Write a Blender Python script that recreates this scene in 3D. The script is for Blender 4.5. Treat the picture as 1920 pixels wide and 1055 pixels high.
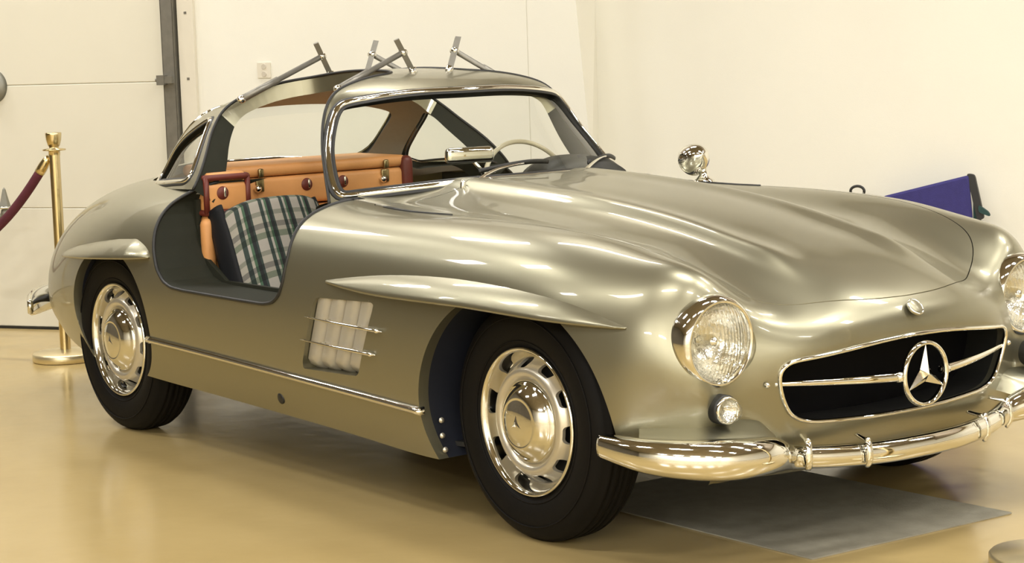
import bpy, bmesh, math, random
import numpy as np
from mathutils import Vector, Matrix
random.seed(3)
for _o in list(bpy.data.objects): bpy.data.objects.remove(_o, do_unlink=True)
SC = bpy.context.scene; COL = SC.collection
# ------------------------------------------------------------------ camera
F_PX, CX, CY, CZ, YAW, PITCH, ROLL = 3870.06, 4.4415, -4.1965, 1.3933, 2.4891, -0.118, -0.032
_f = np.array([math.cos(PITCH) * math.cos(YAW), math.cos(PITCH) * math.sin(YAW), math.sin(PITCH)])
_r = np.cross(_f, [0, 0, 1]); _r /= np.linalg.norm(_r); _u = np.cross(_r, _f)
_r2 = math.cos(ROLL) * _r + math.sin(ROLL) * _u; _u2 = -math.sin(ROLL) * _r + math.cos(ROLL) * _u
cd = bpy.data.cameras.new('camera'); cam = bpy.data.objects.new('camera', cd); COL.objects.link(cam)
cam.matrix_world = Matrix(((_r2[0], _u2[0], -_f[0], CX), (_r2[1], _u2[1], -_f[1], CY), (_r2[2], _u2[2], -_f[2], CZ), (0, 0, 0, 1)))
cd.sensor_width = 36.0; cd.lens = F_PX / 1920 * 36.0; cd.clip_end = 200
SC.camera = cam
# ------------------------------------------------------------------ exposure, world, ceiling lamps and added fill row
SC.view_settings.view_transform = 'Standard'; SC.view_settings.look = 'None'
SC.view_settings.gamma = 1.0; SC.view_settings.use_curve_mapping = False
SC.view_settings.exposure = 0.24
W = bpy.data.worlds.new('hall_light'); SC.world = W; W.use_nodes = True
W.node_tree.nodes['Background'].inputs[0].default_value = (1.0, .93, .78, 1)
W.node_tree.nodes['Background'].inputs[1].default_value = 0.30
CEIL = 4.4
WALL_AZ = math.radians(31.0)
WDIR = np.array([math.cos(WALL_AZ), math.sin(WALL_AZ)]); WNRM = np.array([math.sin(WALL_AZ), -math.cos(WALL_AZ)])
W0 = np.array([-5.447, .063])
def room_xy(s, d):
    """s metres along the back wall, d metres out of it into the hall"""
    return W0 + WDIR * s + WNRM * d
LAMP_W = 57.0
LAMPS = [(-1.5, .75, .95), (.8, .75, .9), (2.75, .45, .6), (6.9, .75, .85), (9.2, .75, .9)] + [(-2.5, 2.9, .9), (.4, 3.3, 1.0), (5.3, 3.3, 1.1), (7.4, 3.0, 1.1), (9.6, 3.0, 1.0)]
LAMPS += [(s, 5.9, .8) for s in (-.8, 1.9, 4.6, 7.3, 10.0)] + [(s, 12.4, 4.2) for s in (1.9, 4.6, 7.3, 10.0, 12.7)]  # last row is added fill: brightens the front wall and the car's front
for _s, _d, _k in LAMPS:
    ld = bpy.data.lights.new('ceiling_and_fill_light', 'AREA'); ld.shape = 'RECTANGLE'; ld.size = 1.3; ld.size_y = .28
    ld.energy = LAMP_W * _k; ld.color = (1.0, .97, .92)
    lo = bpy.data.objects.new('ceiling_and_fill_light', ld); COL.objects.link(lo)
    q = room_xy(_s, _d); lo.location = (q[0], q[1], CEIL - .06); lo.rotation_euler = (0, 0, WALL_AZ)
# ------------------------------------------------------------------ materials
def srgb(r, g, b):
    f = lambda c: c / 12.92 if c <= .04045 else ((c + .055) / 1.055) ** 2.4
    return tuple(f(c / 255) for c in (r, g, b)) + (1,)
def material(name, col, rough=.5, metal=0.0, coat=0.0, coat_rough=.03, spec=.5, noise=None, bump=None, ior=None):
    m = bpy.data.materials.new(name); m.use_nodes = True
    nt = m.node_tree; b = nt.nodes['Principled BSDF']
    b.inputs['Base Color'].default_value = col; b.inputs['Roughness'].default_value = rough
    b.inputs['Metallic'].default_value = metal; b.inputs['Coat Weight'].default_value = coat
    b.inputs['Coat Roughness'].default_value = coat_rough; b.inputs['Specular IOR Level'].default_value = spec
    if noise or bump:
        tc = nt.nodes.new('ShaderNodeTexCoord')
    if noise:     # (scale, amount)
        n = nt.nodes.new('ShaderNodeTexNoise'); n.inputs['Scale'].default_value = noise[0]; n.inputs['Detail'].default_value = 4
        nt.links.new(tc.outputs['Object'], n.inputs['Vector'])
        mx = nt.nodes.new('ShaderNodeMix'); mx.data_type = 'RGBA'
        lo = tuple(max(0, c * (1 - noise[1])) for c in col[:3]) + (1,); hi = tuple(min(1, c * (1 + noise[1])) for c in col[:3]) + (1,)
        mx.inputs['A'].default_value = lo; mx.inputs['B'].default_value = hi
        nt.links.new(n.outputs['Fac'], mx.inputs['Factor']); nt.links.new(mx.outputs['Result'], b.inputs['Base Color'])
    if bump:      # (scale, strength)
        n = nt.nodes.new('ShaderNodeTexNoise'); n.inputs['Scale'].default_value = bump[0]; n.inputs['Detail'].default_value = 3
        nt.links.new(tc.outputs['Object'], n.inputs['Vector'])
        bp = nt.nodes.new('ShaderNodeBump'); bp.inputs['Strength'].default_value = bump[1]; bp.inputs['Distance'].default_value = .01
        nt.links.new(n.outputs['Fac'], bp.inputs['Height']); nt.links.new(bp.outputs['Normal'], b.inputs['Normal'])
    return m
def thin_glass(name, tint=(1, 1, 1, 1), rough=.0, f0=.03, power=5):
    """a thin clear pane: transparent, with a mirror share that grows towards grazing view"""
    m = bpy.data.materials.new(name); m.use_nodes = True; nt = m.node_tree; nt.nodes.clear()
    o = nt.nodes.new('ShaderNodeOutputMaterial'); t = nt.nodes.new('ShaderNodeBsdfTransparent'); g = nt.nodes.new('ShaderNodeBsdfGlossy')
    f = nt.nodes.new('ShaderNodeLayerWeight'); f.inputs['Blend'].default_value = .5; x = nt.nodes.new('ShaderNodeMixShader')
    p = nt.nodes.new('ShaderNodeMath'); p.operation = 'POWER'; p.inputs[1].default_value = power
    q = nt.nodes.new('ShaderNodeMath'); q.operation = 'MULTIPLY_ADD'; q.inputs[1].default_value = 1 - f0; q.inputs[2].default_value = f0
    t.inputs[0].default_value = tint; g.inputs['Roughness'].default_value = rough
    L = nt.links.new
    L(f.outputs['Facing'], p.inputs[0]); L(p.outputs[0], q.inputs[0]); L(q.outputs[0], x.inputs[0])
    L(t.outputs[0], x.inputs[1]); L(g.outputs[0], x.inputs[2]); L(x.outputs[0], o.inputs[0])
    return m
PAINT = material('metallic silver beige paint', (.285, .270, .190, 1), .35, .86, .5, .03)
CHROME = material('chrome', (.82, .81, .76, 1), .06, 1.0)
RUBBER = material('tyre rubber', (.0055, .0048, .004, 1), .6, spec=.13, bump=(60, .05))
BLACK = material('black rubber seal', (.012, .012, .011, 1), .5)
WELL = material('wheel well blue black coating', (.012, .014, .022, 1), .45)
TRIM = material('dark grey green vinyl trim', (.022, .023, .0155, 1), .65, spec=.15, bump=(300, .1))
LINER = material('grey headliner', (.36, .33, .255, 1), .8, noise=(60, .06))
CARPET = material('dark carpet', (.025, .024, .02, 1), .95, bump=(500, .4))
WHEEL_SILVER = material('wheel silver', (.62, .58, .48, 1), .3, .7, .5)
GLASS = thin_glass('clear glass', (.97, .985, .96, 1))
LENS = thin_glass('lens glass', (.98, .98, .96, 1))
TAN = material('tan leather', srgb(206, 147, 88), .5, noise=(14, .14), bump=(120, .08))
OXBLOOD = material('oxblood leather', srgb(98, 38, 26), .5, noise=(30, .2))
BRASS_OLD = material('aged brass', (.30, .24, .12, 1), .3, 1.0)
BRASS = material('polished brass', (.70, .57, .32, 1), .18, 1.0)
# ------------------------------------------------------------------ object helpers
def tag(o, label=None, category=None, group=None, kind=None):
    if label: o['label'] = label
    if category: o['category'] = category
    if group: o['group'] = group
    if kind: o['kind'] = kind
    return o
def empty(name, loc=(0, 0, 0), rz=0, parent=None):
    o = bpy.data.objects.new(name, None); COL.objects.link(o); o.location = loc; o.rotation_euler = (0, 0, rz)
    o.empty_display_size = .1
    if parent: o.parent = parent
    return o
def mesh_obj(name, V, F, mat, parent=None, smooth=True, loc=None):
    me = bpy.data.meshes.new(name)
    me.from_pydata([tuple(map(float, v)) for v in V], [], [tuple(map(int, f)) for f in F])
    if smooth: me.polygons.foreach_set('use_smooth', [True] * len(me.polygons))
    for m in (mat if isinstance(mat, (list, tuple)) else [mat]): me.materials.append(m)
    me.update()
    o = bpy.data.objects.new(name, me); COL.objects.link(o)
    if parent: o.parent = parent
    if loc is not None: o.location = loc
    return o
def fix_normals(o):
    bm = bmesh.new(); bm.from_mesh(o.data); bmesh.ops.recalc_face_normals(bm, faces=bm.faces); bm.to_mesh(o.data); bm.free(); return o
class MB:
    """collects simple shapes into one mesh"""
    def __init__(s): s.V = []; s.F = []
    def add(s, V, F):
        k = len(s.V); s.V += [tuple(v) for v in V]; s.F += [tuple(int(i) + k for i in f) for f in F]; return s
    def tube(s, path, r, n=10, cap=True, flat=(1, 1), up=None):
        P = np.asarray(path, float); m = len(P); rr = np.full(m, r) if np.isscalar(r) else np.asarray(r, float)
        t = np.gradient(P, axis=0); t /= np.linalg.norm(t, axis=1, keepdims=True) + 1e-12
        ref = np.array([0, 0, 1.0]) if up is None else np.asarray(up, float)
        if abs(t[0] @ ref) > .95 and up is None: ref = np.array([1.0, 0, 0])
        V = []; b = ref - (ref @ t[0]) * t[0]; b /= np.linalg.norm(b)
        for i in range(m):
            b = b - (b @ t[i]) * t[i]; b /= np.linalg.norm(b); c = np.cross(t[i], b)
            for k in range(n):
                a = 2 * math.pi * k / n
                V.append(P[i] + rr[i] * (math.cos(a) * b * flat[0] + math.sin(a) * c * flat[1]))
        F = [(i * n + k, i * n + (k + 1) % n, (i + 1) * n + (k + 1) % n, (i + 1) * n + k) for i in range(m - 1) for k in range(n)]
        if cap: F += [tuple(range(n))[::-1], tuple((m - 1) * n + k for k in range(n))]
        return s.add(V, F)
    def loop(s, path, r, n=8, flat=(1, 1)):
        P = np.asarray(path, float); m = len(P); t = np.roll(P, -1, 0) - np.roll(P, 1, 0); t /= np.linalg.norm(t, axis=1, keepdims=True) + 1e-12
        ref = np.linalg.svd(P - P.mean(0))[2][2]
        V = []
        for i in range(m):
            b = ref - (ref @ t[i]) * t[i]; b /= np.linalg.norm(b); c = np.cross(t[i], b)
            for k in range(n):
                a = 2 * math.pi * k / n; V.append(P[i] + r * (math.cos(a) * b * flat[0] + math.sin(a) * c * flat[1]))
        F = [(i * n + k, i * n + (k + 1) % n, ((i + 1) % m) * n + (k + 1) % n, ((i + 1) % m) * n + k) for i in range(m) for k in range(n)]
        return s.add(V, F)
    def lathe(s, prof, org=(0, 0, 0), axis=(0, 0, 1), n=48, close=False):
        """prof: (radius, height along axis)"""
        a = np.asarray(axis, float); a /= np.linalg.norm(a); ref = np.array([0, 0, 1.0]) if abs(a[2]) < .9 else np.array([1.0, 0, 0])
        b = ref - (ref @ a) * a; b /= np.linalg.norm(b); c = np.cross(a, b); o = np.asarray(org, float)
        V = []; F = []; m = len(prof)
        for r, h in prof:
            for k in range(n):
                th = 2 * math.pi * k / n; V.append(o + a * h + r * (math.cos(th) * b + math.sin(th) * c))
        for i in range(m - 1):
            for k in range(n): F.append((i * n + k, i * n + (k + 1) % n, (i + 1) * n + (k + 1) % n, (i + 1) * n + k))
        if prof[0][0] > 1e-4 and close: F.append(tuple(range(n))[::-1])
        if prof[-1][0] > 1e-4 and close: F.append(tuple((m - 1) * n + k for k in range(n)))
        return s.add(V, F)
    def box(s, c, d, bev=0.0, M=None, seg=2):
        bm = bmesh.new(); bmesh.ops.create_cube(bm, size=1.0)
        for v in bm.verts: v.co = Vector((v.co.x * d[0], v.co.y * d[1], v.co.z * d[2]))
        if bev: bmesh.ops.bevel(bm, geom=bm.edges[:], offset=bev, segments=seg, profile=.5, affect='EDGES')
        bm.verts.index_update(); c = Vector(c)
        V = [tuple((M @ v.co if M else v.co) + c) for v in bm.verts]; F = [tuple(v.index for v in f.verts) for f in bm.faces]; bm.free()
        return s.add(V, F)
    def prism(s, poly, a0, a1, axes=(0, 2, 1)):
        """2-D polygon (axes[0], axes[1]) extruded from a0 to a1 along axes[2]"""
        n = len(poly); V = []
        for a in (a0, a1):
            for p in poly:
                v = [0, 0, 0]; v[axes[0]] = p[0]; v[axes[1]] = p[1]; v[axes[2]] = a; V.append(v)
        F = [(k, (k + 1) % n, n + (k + 1) % n, n + k) for k in range(n)] + [tuple(range(n))[::-1], tuple(range(n, 2 * n))]
        return s.add(V, F)
    def grid(s, G, wrap=False):
        G = np.asarray(G, float); a, b = G.shape[:2]
        F = [(i * b + j, (i + 1) * b + j, (i + 1) * b + (j + 1) % b, i * b + (j + 1) % b) for i in range(a - 1) for j in range(b if wrap else b - 1)]
        return s.add(G.reshape(-1, 3), F)
    def obj(s, name, mat, parent=None, smooth=True, loc=None, fix=True):
        o = mesh_obj(name, s.V, s.F, mat, parent, smooth, loc)
        if fix: fix_normals(o)
        return o
def sharp(o, deg=35):
    """flat across edges sharper than deg"""
    bm = bmesh.new(); bm.from_mesh(o.data)
    for e in bm.edges:
        e.smooth = not (len(e.link_faces) == 2 and e.calc_face_angle(0) > math.radians(deg))
    bm.to_mesh(o.data); bm.free(); return o
# ------------------------------------------------------------------ numeric helpers
def nspline(t, P, tt):
    """natural cubic spline through P at knots t, evaluated at tt"""
    t = np.asarray(t, float); P = np.asarray(P, float); tt = np.asarray(tt, float)
    n = len(t)
    sh = P.shape
    P = P.reshape(n, -1)
    if n == 2:
        w = ((tt - t[0]) / (t[1] - t[0]))[:, None]
        return (P[0] * (1 - w) + P[1] * w).reshape((len(tt),) + sh[1:])
    h = np.diff(t)
    A = np.zeros((n, n)); B = np.zeros_like(P)
    A[0, 0] = A[-1, -1] = 1
    for i in range(1, n - 1):
        A[i, i - 1] = h[i - 1]; A[i, i] = 2 * (h[i - 1] + h[i]); A[i, i + 1] = h[i]
        B[i] = 6 * ((P[i + 1] - P[i]) / h[i] - (P[i] - P[i - 1]) / h[i - 1])
    M = np.linalg.solve(A, B)
    k = np.clip(np.searchsorted(t, tt, side='right') - 1, 0, n - 2)
    a = (t[k + 1] - tt)[:, None]; b = (tt - t[k])[:, None]; hk = h[k][:, None]
    R = (M[k] * a**3 + M[k + 1] * b**3) / (6 * hk) + (P[k] / hk - M[k] * hk / 6) * a + (P[k + 1] / hk - M[k + 1] * hk / 6) * b
    return R.reshape((len(tt),) + sh[1:])

def lut(tab, x):
    t = [q[0] for q in tab]
    return nspline(t, [q[1:] for q in tab], np.clip(np.asarray(x, float), t[0], t[-1]))

def dense_surface(N, nu, nv, sym=True, smooth=0):
    """N[col][row] control net (row 0 on y=0) -> dense interpolating grid (nu, nv, 3) for y>=0"""
    N = np.asarray(N, float)
    if sym:      # mirror rows so that the spline is smooth across the centre line
        Mir = N[:, :0:-1].copy(); Mir[:, :, 1] *= -1
        F = np.concatenate([Mir, N], 1)
    else:
        F = N
    d = np.linalg.norm(np.diff(F, axis=1), axis=2).mean(0); v = np.concatenate([[0], np.cumsum(d)])
    d = np.linalg.norm(np.diff(F, axis=0), axis=2).mean(1); u = np.concatenate([[0], np.cumsum(d)])
    v0 = v[N.shape[1] - 1] if sym else 0
    uu = np.linspace(0, u[-1], nu); vv = np.linspace(v0, v[-1], nv)
    G = nspline(u, F, uu)                       # (nu, rows, 3)
    G = nspline(v, G.transpose(1, 0, 2), vv).transpose(1, 0, 2)
    for _ in range(smooth):
        H = G.copy()
        H[1:-1, 1:-1] = (G[2:, 1:-1] + G[:-2, 1:-1] + G[1:-1, 2:] + G[1:-1, :-2]) / 4
        H[1:-1, 0] = (G[2:, 0] + G[:-2, 0]) / 2
        H[1:-1, 0] = H[1:-1, 0] * .5 + np.stack([G[1:-1, 1, 0], 0 * G[1:-1, 1, 1], G[1:-1, 1, 2]], -1) * .5
        G = H
    return G

def grid_tris(nu, nv):
    i, j = np.meshgrid(np.arange(nu - 1), np.arange(nv - 1), indexing='ij')
    a = (i * nv + j).ravel(); b = a + nv; c = b + 1; d = a + 1
    return np.concatenate([np.stack([a, b, c], 1), np.stack([a, c, d], 1)])

def poly_sdf(poly, X):
    """signed distance (positive inside) of 2-D points X to a closed polygon"""
    A = np.asarray(poly, float); B = np.roll(A, -1, 0)
    best = np.full(len(X), 1e9); ins = np.zeros(len(X), bool)
    for a, b in zip(A, B):
        e = b - a
        t = np.clip(((X - a) @ e) / (e @ e + 1e-18), 0, 1)
        d = np.hypot(*(X - a - t[:, None] * e).T)
        best = np.minimum(best, d)
        c = ((a[1] > X[:, 1]) != (b[1] > X[:, 1]))
        with np.errstate(divide='ignore', invalid='ignore'):
            xi = a[0] + (X[:, 1] - a[1]) * (b[0] - a[0]) / (b[1] - a[1])
        ins ^= c & (X[:, 0] < xi)
    return np.where(ins, best, -best)

def closed_curve(pts, n=160):
    """smooth closed curve through points (any dimension)"""
    P = np.asarray(pts, float); k = 3
    Q = np.concatenate([P[-k:], P, P[:k + 1]])
    d = np.concatenate([[0], np.cumsum(np.linalg.norm(np.diff(Q, axis=0), axis=1) ** .5)])
    return nspline(d, Q, np.linspace(d[k], d[k + len(P)], n, endpoint=False))

def open_curve(pts, n=40):
    P = np.asarray(pts, float)
    d = np.concatenate([[0], np.cumsum(np.linalg.norm(np.diff(P, axis=0), axis=1) ** .5)])
    return nspline(d, P, np.linspace(0, d[-1], n))

def rounded(pts, r, n=6):
    """polygon with rounded corners; r is a number or a list"""
    P = np.asarray(pts, float); m = len(P); out = []
    for i in range(m):
        p, a, b = P[i], P[i - 1], P[(i + 1) % m]
        ri = r[i] if hasattr(r, '__len__') else r
        ea, eb = (a - p), (b - p)
        la, lb = np.linalg.norm(ea), np.linalg.norm(eb)
        ra = min(ri, la * .49); rb = min(ri, lb * .49)
        q0 = p + ea / la * ra; q1 = p + eb / lb * rb
        for s in np.linspace(0, 1, n):
            out.append((1 - s)**2 * q0 + 2 * s * (1 - s) * p + s * s * q1)
    return np.array(out)

def clip_mesh(V, T, f):
    """keep the part of the triangle mesh where f>0; returns V, T, cut edges and an index map into the old vertices"""
    V = np.asarray(V); keep = f > 0
    cnt = keep[T].sum(1)
    full = T[cnt == 3]; part = T[(cnt == 1) | (cnt == 2)]
    nv = [tuple(v) for v in V]; new = {}; tris = []; cuts = []
    def mid(a, b):
        k = (a, b) if a < b else (b, a)
        if k not in new:
            t = f[k[0]] / (f[k[0]] - f[k[1]])
            new[k] = len(nv); nv.append(tuple(V[k[0]] * (1 - t) + V[k[1]] * t))
        return new[k]
    for tri in part:
        s = [int(q) for q in tri]
        if keep[s].sum() == 1:
            while not keep[s[0]]: s = s[1:] + s[:1]
            a, b = mid(s[0], s[1]), mid(s[0], s[2])
            tris.append((s[0], a, b)); cuts.append((a, b))
        else:
            while keep[s[2]]: s = s[1:] + s[:1]
            a, b = mid(s[1], s[2]), mid(s[2], s[0])
            tris.append((s[0], s[1], a)); tris.append((s[0], a, b)); cuts.append((a, b))
    T2 = np.concatenate([full.reshape(-1, 3), np.array(tris, int).reshape(-1, 3)])
    V2 = np.array(nv)
    used = np.zeros(len(V2), bool); used[T2.ravel()] = True
    idx = np.cumsum(used) - 1
    C2 = np.array([(idx[a], idx[b]) for a, b in cuts if used[a] and used[b]], int).reshape(-1, 2)
    return V2[used], idx[T2], C2

def vnormals(V, T):
    n = np.cross(V[T[:, 1]] - V[T[:, 0]], V[T[:, 2]] - V[T[:, 0]])
    N = np.zeros_like(V)
    for k in range(3): np.add.at(N, T[:, k], n)
    return N / (np.linalg.norm(N, axis=1, keepdims=True) + 1e-12)

# ------------------------------------------------------------------ the car body as feature lines
# car space: origin on the floor under the front axle, +X forward, +Y to the car's left, +Z up
XS = [-3.05, -2.75, -2.4, -2.05, -1.7, -1.35, -1.0, -0.7, -0.4, -0.1, 0.12, 0.30]
ROW = [   # (x, y, z) of each feature line of the main body
 [(-3.05,0,.873),(-2.75,0,.915),(-2.4,0,.938),(-1.7,0,.945),(-1.0,0,.94),(-.7,0,.934),(-.4,0,.917),(-.1,0,.888),(.12,0,.853),(.3,0,.815)],
 [(-3.05,.25,.866),(-2.75,.25,.91),(-2.4,.25,.933),(-1.7,.25,.94),(-1.0,.25,.929),(-.7,.25,.918),(-.4,.25,.899),(-.1,.25,.867),(.12,.25,.832),(.3,.25,.795)],
 [(-3.05,.40,.845),(-2.75,.43,.893),(-2.4,.46,.918),(-1.7,.49,.925),(-1.0,.49,.885),(-.7,.485,.862),(-.4,.48,.851),(-.1,.475,.834),(.12,.475,.813),(.3,.47,.785)],
 [(-3.05,.545,.795),(-2.75,.60,.848),(-2.4,.645,.885),(-1.7,.68,.895),(-1.0,.675,.88),(-.7,.665,.873),(-.4,.66,.874),(-.1,.655,.867),(.12,.65,.852),(.3,.64,.826)],
 [(-3.05,.663,.70),(-2.75,.73,.755),(-2.4,.785,.79),(-1.7,.812,.80),(-1.0,.805,.80),(-.7,.80,.803),(-.4,.795,.806),(-.1,.795,.800),(.12,.79,.785),(.3,.772,.758)],
 [(-3.05,.73,.585),(-2.75,.80,.64),(-2.4,.85,.665),(-1.7,.858,.67),(-1.0,.853,.67),(-.7,.85,.675),(-.4,.85,.678),(-.1,.85,.676),(.12,.846,.665),(.3,.828,.645)],
 [(-3.05,.75,.48),(-2.75,.82,.515),(-2.4,.868,.52),(-1.7,.869,.52),(-1.0,.866,.515),(-.7,.865,.515),(-.4,.866,.51),(-.1,.867,.51),(.12,.862,.51),(.3,.845,.51)],
 [(-3.05,.74,.385),(-2.75,.81,.395),(-2.4,.855,.39),(-1.7,.857,.372),(-1.0,.857,.353),(-.7,.857,.343),(-.4,.86,.335),(-.1,.862,.34),(.12,.858,.36),(.3,.845,.39)],
 [(-3.05,.70,.295),(-2.75,.775,.265),(-2.4,.815,.245),(-1.7,.818,.224),(-1.0,.818,.207),(-.7,.82,.198),(-.4,.825,.19),(-.1,.83,.21),(.12,.83,.25),(.3,.825,.29)],
]
TAIL = [  # columns behind the main body, tail end first
 [(-3.60,0,.30),(-3.585,.17,.30),(-3.57,.26,.30),(-3.555,.33,.30),(-3.545,.37,.30),(-3.54,.40,.295),(-3.535,.415,.29),(-3.53,.42,.285),(-3.52,.42,.28)],
 [(-3.685,0,.45),(-3.67,.19,.45),(-3.645,.30,.445),(-3.61,.385,.43),(-3.585,.435,.41),(-3.57,.46,.385),(-3.56,.47,.36),(-3.55,.47,.33),(-3.535,.46,.285)],
 [(-3.66,0,.60),(-3.645,.21,.595),(-3.61,.325,.58),(-3.555,.42,.55),(-3.515,.48,.50),(-3.495,.515,.45),(-3.485,.525,.40),(-3.48,.52,.35),(-3.47,.50,.287)],
 [(-3.54,0,.715),(-3.53,.225,.708),(-3.50,.35,.69),(-3.445,.46,.65),(-3.402,.542,.58),(-3.38,.59,.502),(-3.37,.60,.43),(-3.355,.585,.36),(-3.34,.56,.288)],
 [(-3.33,0,.80),(-3.32,.24,.793),(-3.30,.375,.775),(-3.265,.508,.731),(-3.24,.61,.645),(-3.22,.668,.548),(-3.207,.688,.455),(-3.20,.678,.37),(-3.19,.635,.29)],
]
NOSE = [
 [(.43,0,.782),(.43,.25,.766),(.43,.465,.745),(.42,.63,.805),(.405,.745,.737),(.39,.80,.63),(.385,.82,.52),(.375,.825,.40),(.365,.81,.30)],
 [(.55,0,.741),(.545,.25,.727),(.53,.45,.703),(.505,.60,.776),(.478,.707,.700),(.462,.762,.595),(.455,.785,.495),(.445,.79,.39),(.435,.78,.295)],
 [(.635,0,.704),(.63,.25,.689),(.60,.435,.662),(.538,.575,.703),(.52,.665,.637),(.508,.718,.555),(.50,.742,.47),(.49,.75,.38),(.475,.745,.29)],
 [(.70,0,.668),(.69,.25,.653),(.645,.425,.618),(.562,.56,.61),(.55,.64,.57),(.54,.69,.515),(.533,.713,.45),(.525,.722,.37),(.51,.72,.285)],
 [(.738,0,.632),(.722,.25,.615),(.668,.42,.578),(.58,.555,.545),(.572,.625,.52),(.565,.667,.48),(.56,.69,.43),(.552,.70,.36),(.54,.70,.28)],
 [(.749,0,.588),(.731,.25,.572),(.675,.42,.535),(.592,.55,.485),(.588,.612,.47),(.583,.648,.445),(.578,.67,.405),(.572,.682,.35),(.56,.68,.275)],
 [(.742,0,.535),(.724,.25,.52),(.672,.42,.488),(.602,.545,.44),(.60,.60,.43),(.596,.632,.41),(.592,.652,.38),(.585,.664,.335),(.574,.662,.27)],
 [(.722,0,.445),(.705,.25,.44),(.660,.42,.42),(.608,.54,.388),(.606,.588,.38),(.602,.617,.365),(.598,.635,.345),(.592,.646,.315),(.582,.645,.265)],
 [(.698,0,.335),(.683,.25,.335),(.645,.42,.33),(.605,.53,.315),(.603,.575,.312),(.60,.60,.305),(.595,.617,.295),(.59,.628,.28),(.58,.628,.255)],
 [(.672,0,.275),(.66,.25,.276),(.628,.42,.274),(.595,.52,.265),(.593,.562,.263),(.59,.587,.26),(.585,.602,.257),(.578,.612,.25),(.57,.612,.24)],
 [(.60,0,.215),(.595,.25,.216),(.575,.41,.217),(.555,.505,.218),(.552,.545,.218),(.55,.568,.218),(.546,.582,.218),(.542,.59,.216),(.54,.592,.214)],
]
def body_grid(nu=300, nv=110, smooth=6):
    nose = [[list(p) for p in c] for c in NOSE]
    for k, wgt in ((0, .15), (1, .6), (2, 1), (3, 1.1), (4, 1), (5, .8), (6, .5)):      # fuller fender fronts that carry the headlights
        for r, (ax, ay) in {2: (.006, .010), 3: (.050, .042), 4: (.046, .046), 5: (.036, .038), 6: (.020, .020), 7: (.008, .008)}.items():
            nose[k][r][0] += (ax - (.030 if r == 3 and k >= 3 else 0)) * wgt; nose[k][r][1] += ay * wgt
    R = [lut(r, XS) for r in ROW]                               # rows -> (y,z) at stations
    main = [[(x, R[i][k][0], R[i][k][1]) for i in range(len(ROW))] for k, x in enumerate(XS)]
    G = dense_surface(TAIL + main + nose, nu, nv, smooth=smooth)
    # the two power bulges of the hood
    x, y = G[..., 0], G[..., 1]
    fade = np.clip((x + 1.15) / .25, 0, 1) * np.clip((.60 - x) / .22, 0, 1)
    fade = fade * fade * (3 - 2 * fade)
    yc = .262 - .03 * np.clip(x + .7, 0, 2) / 1.3
    d = (y - yc)
    prof = np.where(d > 0, np.exp(-(d / .034)**2), np.exp(-(d / .058)**2))
    G[..., 2] += .021 * fade * prof
    return G
GH = [   # greenhouse columns, rear base to windshield base; rows centre -> belt
 [(-3.00,0,.872),(-2.98,.18,.870),(-2.92,.31,.868),(-2.82,.41,.866),(-2.70,.49,.862),(-2.58,.565,.86)],
 [(-2.74,0,1.015),(-2.73,.19,1.008),(-2.69,.33,.985),(-2.62,.425,.955),(-2.53,.51,.915),(-2.44,.612,.872)],
 [(-2.46,0,1.165),(-2.45,.21,1.158),(-2.42,.365,1.14),(-2.38,.465,1.10),(-2.32,.565,1.0),(-2.26,.655,.885)],
 [(-2.15,0,1.248),(-2.15,.235,1.24),(-2.14,.385,1.203),(-2.12,.475,1.155),(-2.08,.58,1.04),(-2.05,.69,.895)],
 [(-1.85,0,1.288),(-1.85,.25,1.28),(-1.85,.40,1.265),(-1.85,.494,1.227),(-1.85,.60,1.07),(-1.85,.70,.90)],
 [(-1.58,0,1.29),(-1.58,.245,1.282),(-1.58,.395,1.257),(-1.60,.49,1.205),(-1.65,.60,1.07),(-1.70,.70,.90)],
 [(-1.33,0,1.243),(-1.34,.23,1.238),(-1.36,.39,1.220),(-1.40,.492,1.185),(-1.48,.595,1.05),(-1.56,.70,.898)],
 [(-1.20,0,1.155),(-1.215,.225,1.148),(-1.265,.405,1.128),(-1.325,.515,1.095),(-1.40,.61,1.0),(-1.47,.70,.895)],
 [(-1.07,0,1.050),(-1.09,.225,1.044),(-1.17,.425,1.025),(-1.25,.548,1.0),(-1.32,.63,.94),(-1.38,.70,.888)],
 [(-.93,0,.918),(-.955,.23,.914),(-1.06,.445,.895),(-1.165,.59,.878),(-1.22,.645,.874),(-1.27,.70,.87)],
]
def cabin_grid(nu=150, nv=80, smooth=4):
    return dense_surface(GH, nu, nv, smooth=smooth)
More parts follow.
